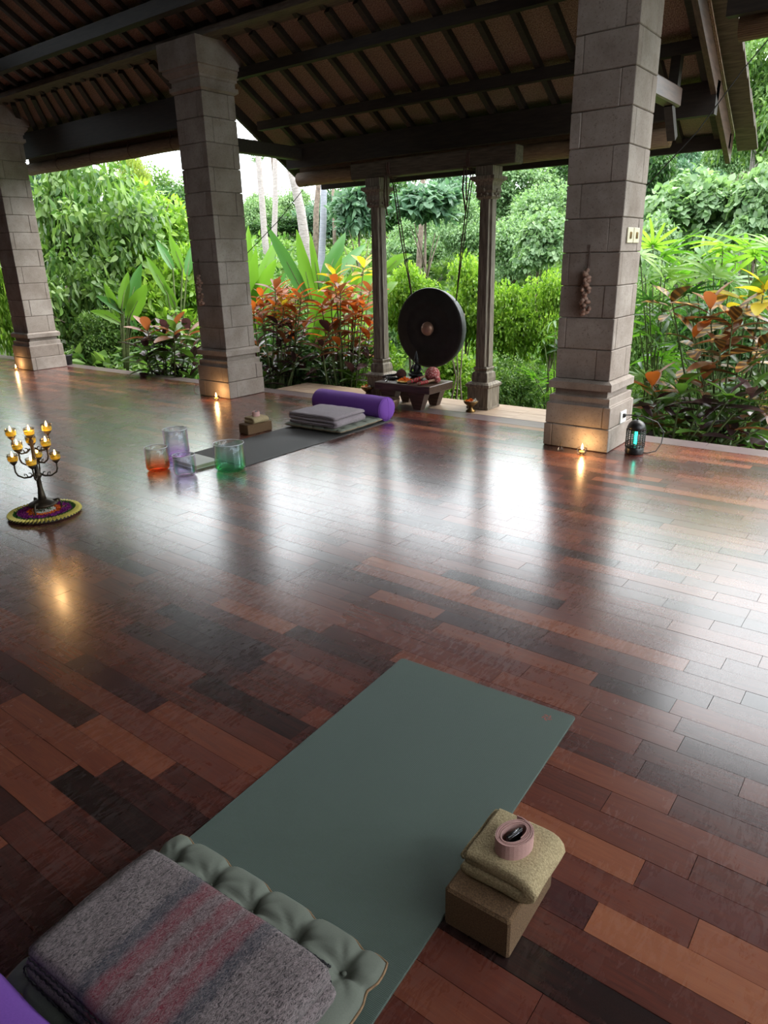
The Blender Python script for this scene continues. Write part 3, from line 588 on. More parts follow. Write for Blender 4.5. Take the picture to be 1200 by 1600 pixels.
def leaves(name, P, D, Ln, Wd, mat, kind=0, up=None, droop=.15):
    n = len(P); D = D / np.linalg.norm(D, axis=1, keepdims=True)
    N = up if up is not None else rng.normal(0, 1, (n, 3)) + np.array([0, 0, .8])
    Sd = np.cross(D, N); Sd /= np.linalg.norm(Sd, axis=1, keepdims=True) + 1e-9; N = np.cross(Sd, D)
    Ln = np.broadcast_to(np.asarray(Ln, float), (n,))[:, None] * rng.uniform(.7, 1.25, (n, 1)); Wd = np.broadcast_to(np.asarray(Wd, float), (n,))[:, None] * rng.uniform(.8, 1.2, (n, 1))
    if kind == 0:
        V = np.stack([P, P + D * Ln * .45 + Sd * Wd * .5 + N * Wd * .12, P + D * Ln - N * Ln * droop, P + D * Ln * .45 - Sd * Wd * .5 + N * Wd * .12], 1)
        F = np.array([[0, 1, 2], [0, 2, 3]])
    else:
        V = np.stack([P, P + D * Ln * .28 + Sd * Wd * .46 + N * Wd * .10, P + D * Ln * .62 + Sd * Wd * .40 + N * Wd * .05 - N * Ln * droop * .4, P + D * Ln - N * Ln * droop,
                      P + D * Ln * .62 - Sd * Wd * .40 + N * Wd * .05 - N * Ln * droop * .4, P + D * Ln * .28 - Sd * Wd * .46 + N * Wd * .10, P + D * Ln * .5 - N * (Wd * .06 + Ln * droop * .2)], 1)
        F = np.array([[0, 1, 6], [1, 2, 6], [2, 3, 6], [3, 4, 6], [4, 5, 6], [5, 0, 6]])
    k = V.shape[1]; FF = (F[None] + (np.arange(n) * k)[:, None, None]).reshape(-1, 3)
    return npmesh(name, V.reshape(-1, 3), FF, mat, kind == 1)
t = thing('flower_plate', 'pale plate heaped with orange marigold petals on the low gong table', 'plate', (-4.02, 5.60, TZ))
MB().lathe([(.03, 0), (.075, .006), (.09, .014), (.086, .016), (.02, .006)], 28).build('dish', M['palm_rim'], t, world=False)
petals(150, (-4.02, 5.60, TZ + .012), .072, .072, .03, .022, M['orange_petals'], 'petals', t)
def mallet(name, label, p, az, ln, hr, head, wood):
    # lies on the table: head ball end at p, handle pointing along az
    t = thing(name, label, 'mallet', (p[0], p[1], TZ), az)
    m = MB(); m.ball((0, 0, hr), hr, 18, 10, (1, 1, .97)); m.build('head', head, t, world=False)
    m = MB(); m.tube([(hr * .8, 0, hr * .95), (ln * .35, 0, hr * .8), (ln, 0, .016)], [.011, .012, .016], 10); h = m.build('handle', wood, t, world=False)
    m = MB()
    for k in range(4): q = .55 + k * .1; x = ln * q; z = hr * .8 + (.016 - hr * .8) * (q - .35) / .65; m.tube([(x - .006, 0, z), (x + .006, 0, z)], .0172, 10)
    m.build('grip_band', M['red_petals'] if head is M['yarn'] else M['black'], h, world=False)
    return t
mallet('gong_mallet', 'gong mallet with big pink patterned ball head on the right of the low table', (-3.80, 5.74), math.radians(-118), .27, .075, M['yarn'], M['mallet_wood'])
mallet('small_mallet', 'smaller wooden mallet lying at the right corner of the low table', (-3.72, 5.70), math.radians(-112), .22, .036, M['yarn'], M['mallet_wood'])
mallet('dark_mallet', 'dark wrapped mallet with ball head on the left of the low table', (-4.16, 5.72), math.radians(-165), .2, .052, simple('dark_red_yarn', (.12, .04, .03), (.04, .02, .02), .9, 60), M['black'])
mallet('thin_beater', 'thin black beater crossing in front of the dark mallet on the table', (-4.08, 5.66), math.radians(-170), .2, .022, M['black'], M['black'])
t = thing('bell_cup', 'tiny silver bell by the left front corner of the gong table', 'bell', (-4.20, 5.535, TZ))
MB().lathe([(.024, 0), (.025, .006), (.014, .012), (.007, .016), (.006, .024), (.001, .026)], 20).build('bell', M['silver'], t, world=False)
t = thing('incense_tray', 'small silver tray at the left back of the gong table', 'tray', (-4.27, 5.63, TZ))
MB().cbox(-.045, .045, -.05, .05, 0, .008, .002).build('plate', M['silver'], t, world=False)
MB().box(-.03, .03, -.008, .008, .008, .014).build('holder', M['outlet'], t, world=False)
t = thing('flower_garland', 'small dark red flower bundle beside the pink mallet handle', 'flowers', (-3.90, 5.64, TZ))
o = petals(60, (-3.90, 5.64, TZ), .035, .04, .05, .02, M['red_petals'], 'petals', t)
# statue: seated figure
t = thing('seated_statue', 'small black seated statue in front of the gong on the low table', 'statue', (-4.03, 5.80, TZ))
m = MB(); m.lathe([(.062, 0), (.066, .012), (.055, .02), (.06, .03)], 20)
m.ball((0, 0, .055), .055, 16, 10, (1.25, .9, .42)); m.tube([(.02, 0, .05), (.07, -.02, .045), (.03, -.055, .043), (-.03, -.055, .043)], [.026, .02, .015, .01], 8); m.tube([(-.02, 0, .05), (-.07, -.02, .045), (-.03, -.05, .05), (.03, -.05, .05)], [.026, .02, .015, .01], 8)
m.build('base_and_legs', M['statue'], t, world=False)
m = MB(); m.tube([(0, 0, .05), (0, 0, .085), (0, 0, .115), (0, 0, .14), (0, 0, .155)], [.038, .030, .040, .033, .014], 14)
for s_ in (-1, 1): m.tube([(s_ * .036, 0, .137), (s_ * .055, -.008, .10), (s_ * .045, -.035, .075), (s_ * .008, -.045, .07)], [.014, .012, .010, .009], 8)
m.build('torso', M['statue'], t, world=False)
m = MB(); m.ball((0, 0, .178), .024, 16, 10, (.9, .95, 1.15)); m.ball((0, -.022, .175), .005, 6, 4); m.ball((.023, 0, .175), .006, 6, 4); m.ball((-.023, 0, .175), .006, 6, 4)
m.build('head', M['statue'], t, world=False)
MB().lathe([(.024, .19), (.026, .20), (.018, .215), (.02, .225), (.01, .25), (.004, .275), (.001, .28)], 16).build('crown', M['statue'], t, world=False)
# bowls
def chalice(label, x, y):
    t = thing('offering_bowl', label, 'bowl', (x, y, 0))
    MB().lathe([(.045, 0), (.046, .012), (.022, .028), (.018, .045), (.035, .058), (.062, .082), (.072, .105), (.068, .106), (.05, .084), (.01, .075)], 28).build('pedestal_cup', M['brass'], t, world=False)
    petals(45, (x - .015, y, .092), .042, .05, .03, .022, M['orange_petals'], 'marigolds', t)
    petals(30, (x + .035, y, .095), .025, .04, .022, .022, M['white_petals'], 'white_flowers', t)
    return t
chalice('small footed brass bowl of orange and white flowers beside the right carved post', -3.35, 5.72)
chalice('small footed brass bowl of orange flowers behind the purple bolster', -4.70, 5.84)
t = thing('singing_bowl', 'wide hammered bronze singing bowl between the purple bolster and low table', 'bowl', (-4.10, 5.36, 0))
MB().lathe([(.05, 0), (.09, .006), (.125, .035), (.14, .075), (.146, .108), (.143, .114), (.138, .108), (.13, .07), (.11, .035), (.02, .012)], 40).build('vessel', M['bowl_metal'], t, world=False)
MB().lathe([(.05, .05), (.055, .06), (.05, .07)], 20, Matrix.Translation((.0, .02, .02))).build('cushion_ring', M['mallet_wood'], t, world=False, label='rust coloured mallet head resting inside')
# =================================================================== FLAMES / CANDLES
ME_flame = MB().lathe([(.001, 0), (.0045, .004), (.006, .010), (.0045, .018), (.002, .026), (.0005, .032)], 10).mesh('flame', M['flame'])
def flame(parent, loc, s_=1.0): o = put('flame', ME_flame, parent, loc, (0, 0, 0), (s_,) * 3); return o
def candle_light(p, e, parent):
    l = bpy.data.lights.new('candle_glow', 'POINT'); l.energy = e; l.color = (1, .58, .24); l.shadow_soft_size = .012; o = bpy.data.objects.new('candle_glow', l); COL.objects.link(o); o.location = p
for x, y, lab, n in ((-1.885, 4.84, 'lit tea light in a glass cup at the foot of the nearest pillar', 0), (-5.98, 4.84, 'lit tea light at the foot of the middle pillar', 1), (-10.38, 4.86, 'lit tea light at the foot of the far left pillar', 2)):
    t = thing('tea_light', lab, 'candle', (x, y, 0))
    MB().lathe([(.022, 0), (.03, .004), (.038, .025), (.036, .045), (.033, .045), (.034, .025), (.026, .008), (.001, .006)], 24).build('glass_cup', M['clear'], t, world=False)
    MB().lathe([(.020, .009), (.020, .022), (.001, .022)], 20).build('wax', M['wax'], t, world=False)
    MB().tube([(0, 0, .022), (0, 0, .03)], .0012, 5).build('wick', M['black'], t, world=False)
    flame(t, (0, 0, .03), 1.5); candle_light((x, y, .085), 1.1, t)
t = thing('glass_bell', 'small clear glass bell ornament left of the tea light by the nearest pillar', 'ornament', (-2.06, 4.86, 0))
MB().lathe([(.024, 0), (.022, .01), (.012, .03), (.006, .042), (.007, .055), (.004, .07), (.001, .075)], 20).build('bell', M['clear'], t, world=False)
# bug zapper
t = thing('bug_zapper', 'black domed electric insect lamp glowing cyan beside the nearest pillar', 'lamp', (-1.575, 5.06, 0))
MB().lathe([(.062, 0), (.066, .008), (.066, .05), (.06, .055), (.03, .056)], 36).build('base', M['black'], t, world=False)
MB().lathe([(.03, .178), (.066, .18), (.064, .20), (.055, .222), (.04, .238), (.02, .248), (.001, .25)], 36).build('dome', M['black'], t, world=False)
m = MB()
for k in range(9):
    z = .062 + k * .0135; m.tube([(.066 * math.cos(a), .066 * math.sin(a), z) for a in np.linspace(0, 2 * PI, 25)], .0022, 5, caps=False)
m.build('grille_ring', M['black'], t, world=False, kind='stuff')
for k in range(18):
    a = 2 * PI * k / 18; MB().tube([(.066 * math.cos(a), .066 * math.sin(a), .05), (.066 * math.cos(a), .066 * math.sin(a), .185)], .0026, 5).build('grille_bar', M['black'], t, world=False)
MB().tube([(-.007, 0, .07), (-.007, 0, .16)], .005, 10).tube([(.007, 0, .07), (.007, 0, .16)], .005, 10).build('light_tube', M['uv'], t, world=False)
MB().lathe([(.045, .055), (.045, .058)], 20).build('tray', M['black'], t, world=False)
MB().tube([(0, .02 * 0, .245), (0, 0, .262)], .006, 8).build('top_loop', M['black'], t, world=False)
t = thing('power_cord', 'thin black cord from the wall socket looping around the bug lamp', 'cord', (-1.5, 5.1, 0))
MB().tube([(-1.735, 5.22, .235), (-1.70, 5.2, .245), (-1.64, 5.15, .26), (-1.55, 5.13, .262), (-1.46, 5.16, .225), (-1.42, 5.2, .15), (-1.42, 5.17, .07), (-1.44, 5.12, .02), (-1.49, 5.09, .006), (-1.52, 5.08, .006)], .004, 7).build('cable', M['black'], t)
MB().cbox(-1.74, -1.715, 5.205, 5.235, .22, .25, .004).build('plug', M['black'], t)
t = thing('wall_socket', 'white wall socket on the plinth of the nearest pillar', 'socket', (-1.738, 5.225, .225))
MB().cbox(-.003, .007, -.06, .06, -.045, .045, .003).build('plate', M['outlet'], t, world=False)
MB().lathe([(.018, 0), (.016, .004)], 16, Matrix.Translation((.006, 0, 0)) @ Matrix.Rotation(PI / 2, 4, 'Y')).build('socket_face', M['outlet'], t, world=False)
t = thing('light_switch', 'pair of cream light switches on the side of the nearest pillar', 'switch', (-1.782, 5.2, 1.50))
for dy in (-.062, .062):
    f = MB().cbox(0, .009, dy - .055, dy + .055, -.05, .05, .003).build('plate', M['white_plastic'], t, world=False)
    MB().cbox(.008, .016, dy - .014, dy + .014, -.022, .022, .003).build('rocker', M['brass'], f, world=False)
def shells(x, y, z, n, label):
    t = thing('shell_hanging', label, 'ornament', (x, y, z))
    MB().tube([(0, 0, .23), (0, -.002, .12), (0, 0, -.02)], .003, 6).tube([(.004, 0, .23), (.012, -.003, .12), (.008, 0, 0)], .002, 6).build('string', M['rope'], t, world=False)
    for k in range(n):
        q = k / n; w = .02 + .034 * q; R = random.random
        m = MB().ball((0, 0, 0), .024, 10, 6, (1, .6, .7))
        o = m.build('shell', M['shell'], t, world=False); o.location = ((-1) ** k * w * .6 * R() * 1.3 + (R() - .5) * .01, -.012 - .008 * (k % 3), .0 - q * .30 + .06); o.rotation_euler = (R() - .5, R() - .5, R() * 3)
shells(-2.0, 4.985, 1.215, 26, 'strand of pale shells hanging on the dark face of the nearest pillar')
shells(-6.22, 4.985, 1.20, 26, 'strand of shells hanging on the dark face of the middle pillar')
MB().tube([ony(480, 288, 6.3), ony(435, 345, 5.9), ony(380, 402, 5.5)], .004, 5).build('blind_cord', M['wire'], label='thin dark cord stretched from the middle pillar to the blind above the garden', cat='cord')
MB().tube([ony(1200, 62, 5.6), ony(1160, 110, 5.55), ony(1090, 205, 5.5), ony(1008, 293, 5.45)], .004, 5).build('blind_cord', M['wire'], label='thin dark cord slanting from the nearest pillar up to the top right blind', cat='cord')
t = thing('planter_pot', 'small dark plant pot on the floor edge behind the far left pillar', 'pot', (-10.25, 5.56, 0))
MB().lathe([(.075, 0), (.09, .12), (.10, .125), (.10, .15), (.09, .15), (.08, .12), (.01, .11)], 24).build('pot', M['pot'], t, world=False)
o = bpy.data.objects.new('seedling', leaves('seedling', np.zeros((14, 3)) + [0, 0, .12], np.stack([np.cos(np.arange(14)), np.sin(np.arange(14)), .8 + 0 * np.arange(14)], 1), .16, .05, L['mid'], 1)); COL.objects.link(o); o.parent = t
# wire loop by the middle pillar
MB().tube([(-6.42, 5.02, .12), (-6.50, 5.0, .09), (-6.53, 4.98, .05), (-6.48, 4.95, .01), (-6.38, 4.92, .006)], .003, 5).build('red_cord', simple('red_cord_rubber', (.25, .03, .03), None, .5, 20, bump=0), label='thin red cord loop on the floor at the left of the middle pillar', cat='cord')
# =================================================================== YOGA MATS
def yogamat(label, mat, logo, A, u, w, ln, logo_at):
    v = Vector((u.y, -u.x)); ang = math.atan2(u.y, u.x); t = thing('yoga_mat', label, 'mat', (A[0], A[1], 0), ang)
    m = MB(); n = 40; vs = []; fs = []; r = .012   # rounded corners outline, local x 0..w, y 0..-ln
    out = []
    for cx, cy, a0 in ((w - r, -r, PI / 2), (w - r, -ln + r, 0), (r, -ln + r, -PI / 2), (r, -r, PI)):
        for k in range(5): a = a0 - k * PI / 8; out.append((cx + r * math.cos(a), cy + r * math.sin(a)))
    n = len(out); out = out[::-1]
    vs = [(x, y, .0005) for x, y in out] + [(x, y, .0055) for x, y in out] + [(x + (w / 2 - x) * .004, y + (-ln / 2 - y) * .002, .0065) for x, y in out]
    fs = [(i, (i + 1) % n, n + (i + 1) % n, n + i) for i in range(n)] + [(n + i, n + (i + 1) % n, 2 * n + (i + 1) % n, 2 * n + i) for i in range(n)] + [tuple(range(2 * n, 3 * n)), tuple(range(n - 1, -1, -1))]
    m.add(vs, fs).build('sheet', mat, t, world=False)
    m = MB()                                                   # small printed flower-like emblem of curved strokes
    lx, ly = logo_at
    for k in range(5):
        a = k * 2 * PI / 5
        pts = []
        for j in range(7): q = j / 6; r_ = .004 + .012 * q; aa = a + 1.3 * q; pts.append((lx + r_ * math.cos(aa), ly + r_ * math.sin(aa)))
        for j in range(6):
            (x0, y0), (x1, y1) = pts[j], pts[j + 1]; d = Vector((x1 - x0, y1 - y0)).normalized(); wd = .0022 * math.sin(PI * (j + .8) / 7.2) + .0006
            m.add([(x0 - d.y * wd, y0 + d.x * wd, .0068), (x0 + d.y * wd, y0 - d.x * wd, .0068), (x1 + d.y * wd, y1 - d.x * wd, .0068), (x1 - d.y * wd, y1 + d.x * wd, .0068)], [(0, 1, 2, 3)])
    m.build('printed_emblem', logo, t, world=False)
    return t
A = onz(628, 1030); B = onz(900, 1122); u = Vector((B[0] - A[0], B[1] - A[1])); wid = u.length; u.normalize()
yogamat('dark green textured yoga mat in the foreground under the tufted cushion', M['mat_green'], M['logo'], A, u, wid, 1.8, (wid - .075, -.055))
A2 = onz(297, 710); u2 = Vector((1, 0.0)); 
g_ = yogamat('dark grey yoga mat in the middle distance behind the crystal bowls', M['mat_grey'], M['logo_grey'], (-4.375, 5.03), Vector((1, 0)), .63, 1.80, (.07, -1.75))
# =================================================================== CUSHIONS, BLANKETS, BOLSTERS
def cushion(label, cx, cy, w, d, h, nx, ny, rz, z0=.007, name='tufted_cushion'):
    t = thing(name, label, 'cushion', (cx, cy, z0), rz)
    N, K = 100, 74; V = []; top = []
    px_ = [(-.5 + (i + .5) / nx) for i in range(nx)]; py_ = [(-.5 + (j + .5) / ny) for j in range(ny)]
    for sgn in (1, -1):
        for j in range(K + 1):
            for i in range(N + 1):
                u_, v_ = -.5 + i / N, -.5 + j / K
                e = max(0, (1 - abs(2 * u_) ** 7)) ** .42 * max(0, (1 - abs(2 * v_) ** 7)) ** .42
                dm = 0
                for a in px_:
                    for b_ in py_:
                        du, dv = (u_ - a) * w, (v_ - b_) * d; rr = math.hypot(du, dv)
                        dm += math.exp(-(rr / .022) ** 2) * .75
                        if rr < .13:                              # radial creases between tufts
                            an = math.atan2(dv, du); dm += .20 * math.exp(-(rr / .06) ** 2) * (abs(math.cos(an * 4 + a * 9)) ** 6)
                cu = min(abs(u_ - a) for a in px_) * w; cv = min(abs(v_ - b_) for b_ in py_) * d
                eu = max(0, abs(v_) * 2 - .68) / .32; ev = max(0, abs(u_) * 2 - .74) / .26
                dm += .34 * math.exp(-(cu / .010) ** 2) * min(1, .25 + eu) + .34 * math.exp(-(cv / .010) ** 2) * min(1, .25 + ev)
                pinch = (.010 * math.exp(-(cu / .018) ** 2), .010 * math.exp(-(cv / .018) ** 2))
                x = u_ * w; y = v_ * d
                x -= math.copysign(pinch[1] * abs(2 * u_) ** 6, u_); y -= math.copysign(pinch[0] * abs(2 * v_) ** 6, v_)
                rc = abs(2 * u_) ** 8 * abs(2 * v_) ** 8; x *= 1 - .03 * rc; y *= 1 - .03 * rc
                z = h / 2 + sgn * (h / 2) * e * max(.15, 1 - dm) if sgn > 0 else h / 2 - (h / 2) * e * .96
                V.append((x, y, z))
    n1 = (N + 1) * (K + 1); F = []
    for j in range(K):
        for i in range(N):
            a = j * (N + 1) + i; F.append((a, a + 1, a + N + 2, a + N + 1)); F.append((n1 + a, n1 + a + N + 1, n1 + a + N + 2, n1 + a + 1))
    m = MB(); m.add(V, F, True)
    me = m.mesh('pad', M['cushion']); o = put('pad', me, t)
    rim = [(V[i][0] * 1.004, V[i][1] * 1.004, V[i][2]) for i in [*range(N + 1)] + [j * (N + 1) + N for j in range(1, K + 1)] + [K * (N + 1) + i for i in range(N - 1, -1, -1)] + [j * (N + 1) for j in range(K - 1, -1, -1)]]
    MB().tube(rim[::2] + [rim[0]], .0028, 6).build('piping', M['piping'], t, world=False)
    tf = MB().lathe([(.004, 0), (.006, .002), (.003, .004)], 10).mesh('tuft_button', M['cushion'])
    for a in px_:
        for b_ in py_: put('tuft_button', tf, t, (a * w, b_ * d, h * .62))
    return t
def folded(name, label, cat, cx, cy, z0, w, d, layers, th, rz, mat, edge=None, group=None, sag=.0, seed=0, res=26, fold_axis='y'):
    # cloth folded in a zigzag: profile runs along x, extruded along y; folds rounded at both ends
    R = random.Random(seed); t = thing(name, label, cat, (cx, cy, z0), rz)
    gap = th * .04; path = []; H = layers * th
    for k in range(layers):
        z = th * (k + .5); xs = np.linspace(-w / 2 + th * .5, w / 2 - th * .5, res)
        if k % 2: xs = xs[::-1]
        path += [(x, z) for x in xs]
        if k < layers - 1:
            s_ = 1 if k % 2 == 0 else -1
            for a in np.linspace(-PI / 2, PI / 2, 7)[1:-1]: path.append((s_ * (w / 2 - th * .5 + math.cos(a) * th * .55), th * (k + 1) + math.sin(a) * th * .5))
    n = len(path); ny = 22; V = []; F = []; hw = th * .47
    def nrm(i):
        a, b_ = path[max(i - 1, 0)], path[min(i + 1, n - 1)]; dx, dz = b_[0] - a[0], b_[1] - a[1]; l_ = math.hypot(dx, dz) or 1; return -dz / l_, dx / l_
    loop = [(path[i][0] + nrm(i)[0] * hw, path[i][1] + nrm(i)[1] * hw) for i in range(n)]
    e = nrm(n - 1); p_ = path[-1]; dxe = 1 if (layers % 2) else -1
    loop += [(p_[0] + dxe * hw * .7, p_[1] + hw * .6), (p_[0] + dxe * hw, p_[1]), (p_[0] + dxe * hw * .7, p_[1] - hw * .6)]
    loop += [(path[i][0] - nrm(i)[0] * hw, path[i][1] - nrm(i)[1] * hw) for i in range(n - 1, -1, -1)]
    loop += [(path[0][0] - hw * .7, path[0][1] - hw * .6), (path[0][0] - hw, path[0][1]), (path[0][0] - hw * .7, path[0][1] + hw * .6)]
    m_ = len(loop); ph = R.random() * 6
    ys = [-.5, -.493, -.478] + list(np.linspace(-.455, .455, ny)) + [.478, .493, .5]
    sh = [.3, .65, .92] + [1] * ny + [.92, .65, .3]
    from mathutils import noise as mn
    for q, s_ in zip(ys, sh):
        for i, (x, z) in enumerate(loop):
            ii = i if i < n else (2 * n + 5 - i if i < 2 * n + 3 else 0); ii = min(max(ii, 0), n - 1); bx, bz = path[ii]
            X = bx + (x - bx) * (s_ if s_ > .5 else s_); Z = bz + (z - bz) * s_
            lay = bz / H; y = q * d * (1 - .035 * math.sin(lay * 7 + ph)) + .02 * d * math.sin(lay * 9 + ph * 2) * .5
            nv = mn.noise(Vector((X * 9 + ph, y * 9, Z * 7))); X += nv * th * .16; Z += mn.noise(Vector((X * 14, y * 14 + ph, 3))) * th * .12 - sag * H * ((2 * X / w) ** 4 * .5 + (2 * y / d) ** 4 * .5) * (Z / H)
            V.append((X, y, max(.0, Z)))
    for j in range(len(ys) - 1):
        for i in range(m_): k = (i + 1) % m_; F.append((j * m_ + i, j * m_ + k, (j + 1) * m_ + k, (j + 1) * m_ + i))
    F.append(tuple(range(m_ - 1, -1, -1))); F.append(tuple((len(ys) - 1) * m_ + i for i in range(m_)))
    m = MB(); m.add(V, F, True); o = m.build('folded_cloth', mat, t, world=False)
    if edge:
        for s_ in (-1, 1):
            j = 0 if s_ < 0 else len(ys) - 1
            pts = [Vector(V[j * m_ + i]) + Vector((0, s_ * .003, 0)) for i in range(n)]; sm = MB()
            for i in range(0, n - 1, 1): a, b_ = pts[i], pts[i + 1]; c_ = (a + b_) / 2; sm.tube([a, c_ + Vector((0, s_ * .002, 0)), b_], .0015, 5)
            sm.build('stitched_edge', edge, t, world=False)
    return t
def bolster(label, cx, cy, ln, r, rz, z0=.007):
    t = thing('bolster', label, 'bolster', (cx, cy, z0), rz)
    prof = [(.004, -ln / 2 - .012), (r * .5, -ln / 2 - .010), (r * .86, -ln / 2 - .002), (r * .97, -ln / 2 + .012), (r, -ln / 2 + .03)] + [(r * (1.0 + .012 * math.sin(k * 1.3)), -ln / 2 + .03 + (ln - .06) * k / 14) for k in range(1, 14)] + [(r, ln / 2 - .03), (r * .97, ln / 2 - .012), (r * .86, ln / 2 + .002), (r * .5, ln / 2 + .010), (.004, ln / 2 + .012)]
    mt = Matrix.Translation((0, 0, r * .93)) @ Matrix.Diagonal((1, 1, .93, 1)) @ Matrix.Rotation(PI / 2, 4, 'Y')
    MB().lathe(prof, 48, mt).build('cover', M['purple'], t, world=False)
    MB().tube([mt @ Vector((r * .995 * math.cos(a), r * .995 * math.sin(a), ln / 2 - .012)) for a in np.linspace(0, 2 * PI, 41)], .0025, 5).build('end_seam', M['purple'], t, world=False)
    MB().tube([mt @ Vector((r * x_, 0, ln / 2 + .011 - abs(x_) ** 3 * .012)) for x_ in np.linspace(-.9, .9, 12)], .002, 5).build('zip_seam', M['purple'], t, world=False)
    return t
ANG = math.atan2(u.y, u.x)
cushion('sage green tufted cushion with tan piping on the foreground mat', -.93, .555, .635, .46, .072, 5, 3, ANG)
folded('wool_blanket', 'mottled grey wool blanket with red and navy stripes folded on the foreground cushion', 'blanket', -.905, .500, .068, .50, .30, 4, .030, ANG, M['blanket'], M['blanket_edge'], seed=3, sag=.12)
bolster('purple bolster corner at the bottom left edge of the picture', -1.10, .185, .66, .115, ANG)
cushion('grey tufted cushion under the folded blanket on the far grey mat', -4.08, 4.58, .66, .60, .055, 5, 4, .02)
folded('wool_blanket', 'plain lilac grey wool blanket folded on the far cushion before the purple bolster', 'blanket', -4.08, 4.50, .055, .52, .42, 3, .034, .02 - .0, M['blanket2'], M['blanket_edge'], seed=5, sag=.1)
bolster('whole purple bolster lying across the far grey mat', -4.19, 4.97, .86, .115, -.04)
# =================================================================== BLOCKS, TOWELS, STRAPS
def block(label, cx, cy, w, d, h, rz, z0=0):
    t = thing('yoga_block', label, 'block', (cx, cy, z0), rz); m = MB(); N = 14
    c = .006; MB().cbox(-w / 2, w / 2, -d / 2, d / 2, 0, h, c).build('body', M['cork'], t, world=False); return t
def strap(label, cx, cy, z0, rx, ry, h, rz):
    t = thing('yoga_strap', label, 'strap', (cx, cy, z0), rz); turns = 4.3; n = int(turns * 28); V = []; th = .0012
    pts = []
    for k in range(n + 1):
        a = 2 * PI * k / 28; q = k / n; s_ = .52 + .48 * q; pts.append(Vector((math.cos(a) * rx * s_, math.sin(a) * (ry - (1 - s_) * rx * .8) , 0)))
    lastp = pts[-1]; d = (pts[-1] - pts[-2]).normalized()
    for k in range(1, 6): pts.append(lastp + d * .008 * k + Vector((.0035 * k, 0, 0)) * (1 if k > 2 else .3))
    m = MB(); F = []; vs = []
    for i, p in enumerate(pts):
        dd = (pts[min(i + 1, len(pts) - 1)] - pts[max(i - 1, 0)]).normalized(); nn = Vector((-dd.y, dd.x, 0)) * th
        wob = .0008 * math.sin(i * .37)
        vs += [p + nn, p - nn, p - nn + Vector((0, 0, h + wob)), p + nn + Vector((0, 0, h + wob))]
    for i in range(len(pts) - 1):
        for j in range(4): k = (j + 1) % 4; F.append((i * 4 + j, i * 4 + k, (i + 1) * 4 + k, (i + 1) * 4 + j))
    F += [(0, 1, 2, 3), tuple(len(vs) - 4 + q for q in (3, 2, 1, 0))]
    m.add(vs, F).build('webbing', M['strap'], t, world=False)
    b_ = MB().cbox(-.0035, .0035, -.022, .022, .006, h + .001, .001).build('buckle', M['black'], t, world=False)
    MB().tube([(0, -.012, h + .001), (0, .012, h + .001)], .003, 8).tube([(.004, -.02, h - .004), (.004, .02, h - .004)], .002, 6).build('buckle_bar', M['chrome'], b_, world=False)
    return t
block('brown fuzzy block on the floor beside the green mat under a khaki towel', -.535, 1.085, .155, .225, .105, ANG - .03)
folded('towel', 'khaki terry towel folded on the foreground brown block', 'towel', -.527, 1.108, .105, .160, .165, 2, .034, ANG - .03, M['towel'], seed=8, sag=.1)
strap('dusty pink strap coiled around a black buckle on the foreground towel', -.513, 1.098, .172,   .036, .047, .038, ANG - .35)
block('brown block standing left of the far grey mat', -4.505, 4.04, .13, .26, .085, -.1)
folded('towel', 'khaki towel folded on the far brown block', 'towel', -4.50, 4.05, .085, .13, .17, 2, .026, -.1, M['towel'], seed=9, sag=.1)
strap('small coiled pink strap on top of the far towel', -4.50, 4.05, .137, .032, .042, .038, .5)
# =================================================================== CRYSTAL BOWLS
def crystal(label, x, y, r, h, mat):
    t = thing('crystal_bowl', label, 'bowl', (x, y, 0)); th = .0045; c = min(.035, r * .4)
    out = [(.001, .0), (r - c, .0)] + [(r - c + c * math.sin(a), c - c * math.cos(a)) for a in np.linspace(0, PI / 2, 8)[1:]] + [(r, h * .5), (r, h - .002), (r - th * .5, h)]
    inn = [(r - th, h - .002), (r - th, h * .5)] + [(r - th - c + c * math.sin(a), c + th - c * math.cos(a)) for a in np.linspace(PI / 2, 0, 8)] + [(.001, th)]
    MB().lathe(out + inn, 64, cap=False).build('vessel', mat, t, world=False)
    MB().tube([((r - th * .5) * math.cos(a), (r - th * .5) * math.sin(a), h) for a in np.linspace(0, 2 * PI, 65)], .0028, 6, caps=False).build('rim', M['rim_glass'], t, world=False)
crystal('orange tinted crystal bowl, leftmost of the four', -4.215, 2.83, .082, .168, crystal_mat('orange_crystal', (.99, .95, .93), (1.0, .55, .32)))
crystal('tall violet crystal bowl behind the other three', -4.36, 3.11, .090, .225, crystal_mat('violet_crystal', (.96, .94, .99), (.88, .72, .97)))
crystal('smallest clear violet crystal bowl in front', -3.935, 2.85, .078, .148, crystal_mat('pale_crystal', (.97, .96, .99), (.91, .88, .97)))
crystal('wide green crystal bowl next to the grey mat corner', -3.775, 3.12, .108, .195, crystal_mat('green_crystal', (.95, .98, .96), (.50, .92, .68)))
t = thing('notebook', 'white covered notebook lying between the crystal bowls and the grey mat', 'book', (-4.12, 3.09, 0), -.06)
MB().cbox(-.14, .14, -.10, .10, .0, .004, .001).cbox(-.14, .14, -.10, .10, .026, .030, .001).build('cover', M['paper'], t, world=False)
MB().box(-.136, .134, -.096, .096, .004, .026).build('pages', simple('cream_pages', (.55, .48, .38), (.4, .33, .25), .8, 80, stretch=(1, 1, 40)), t, world=False)
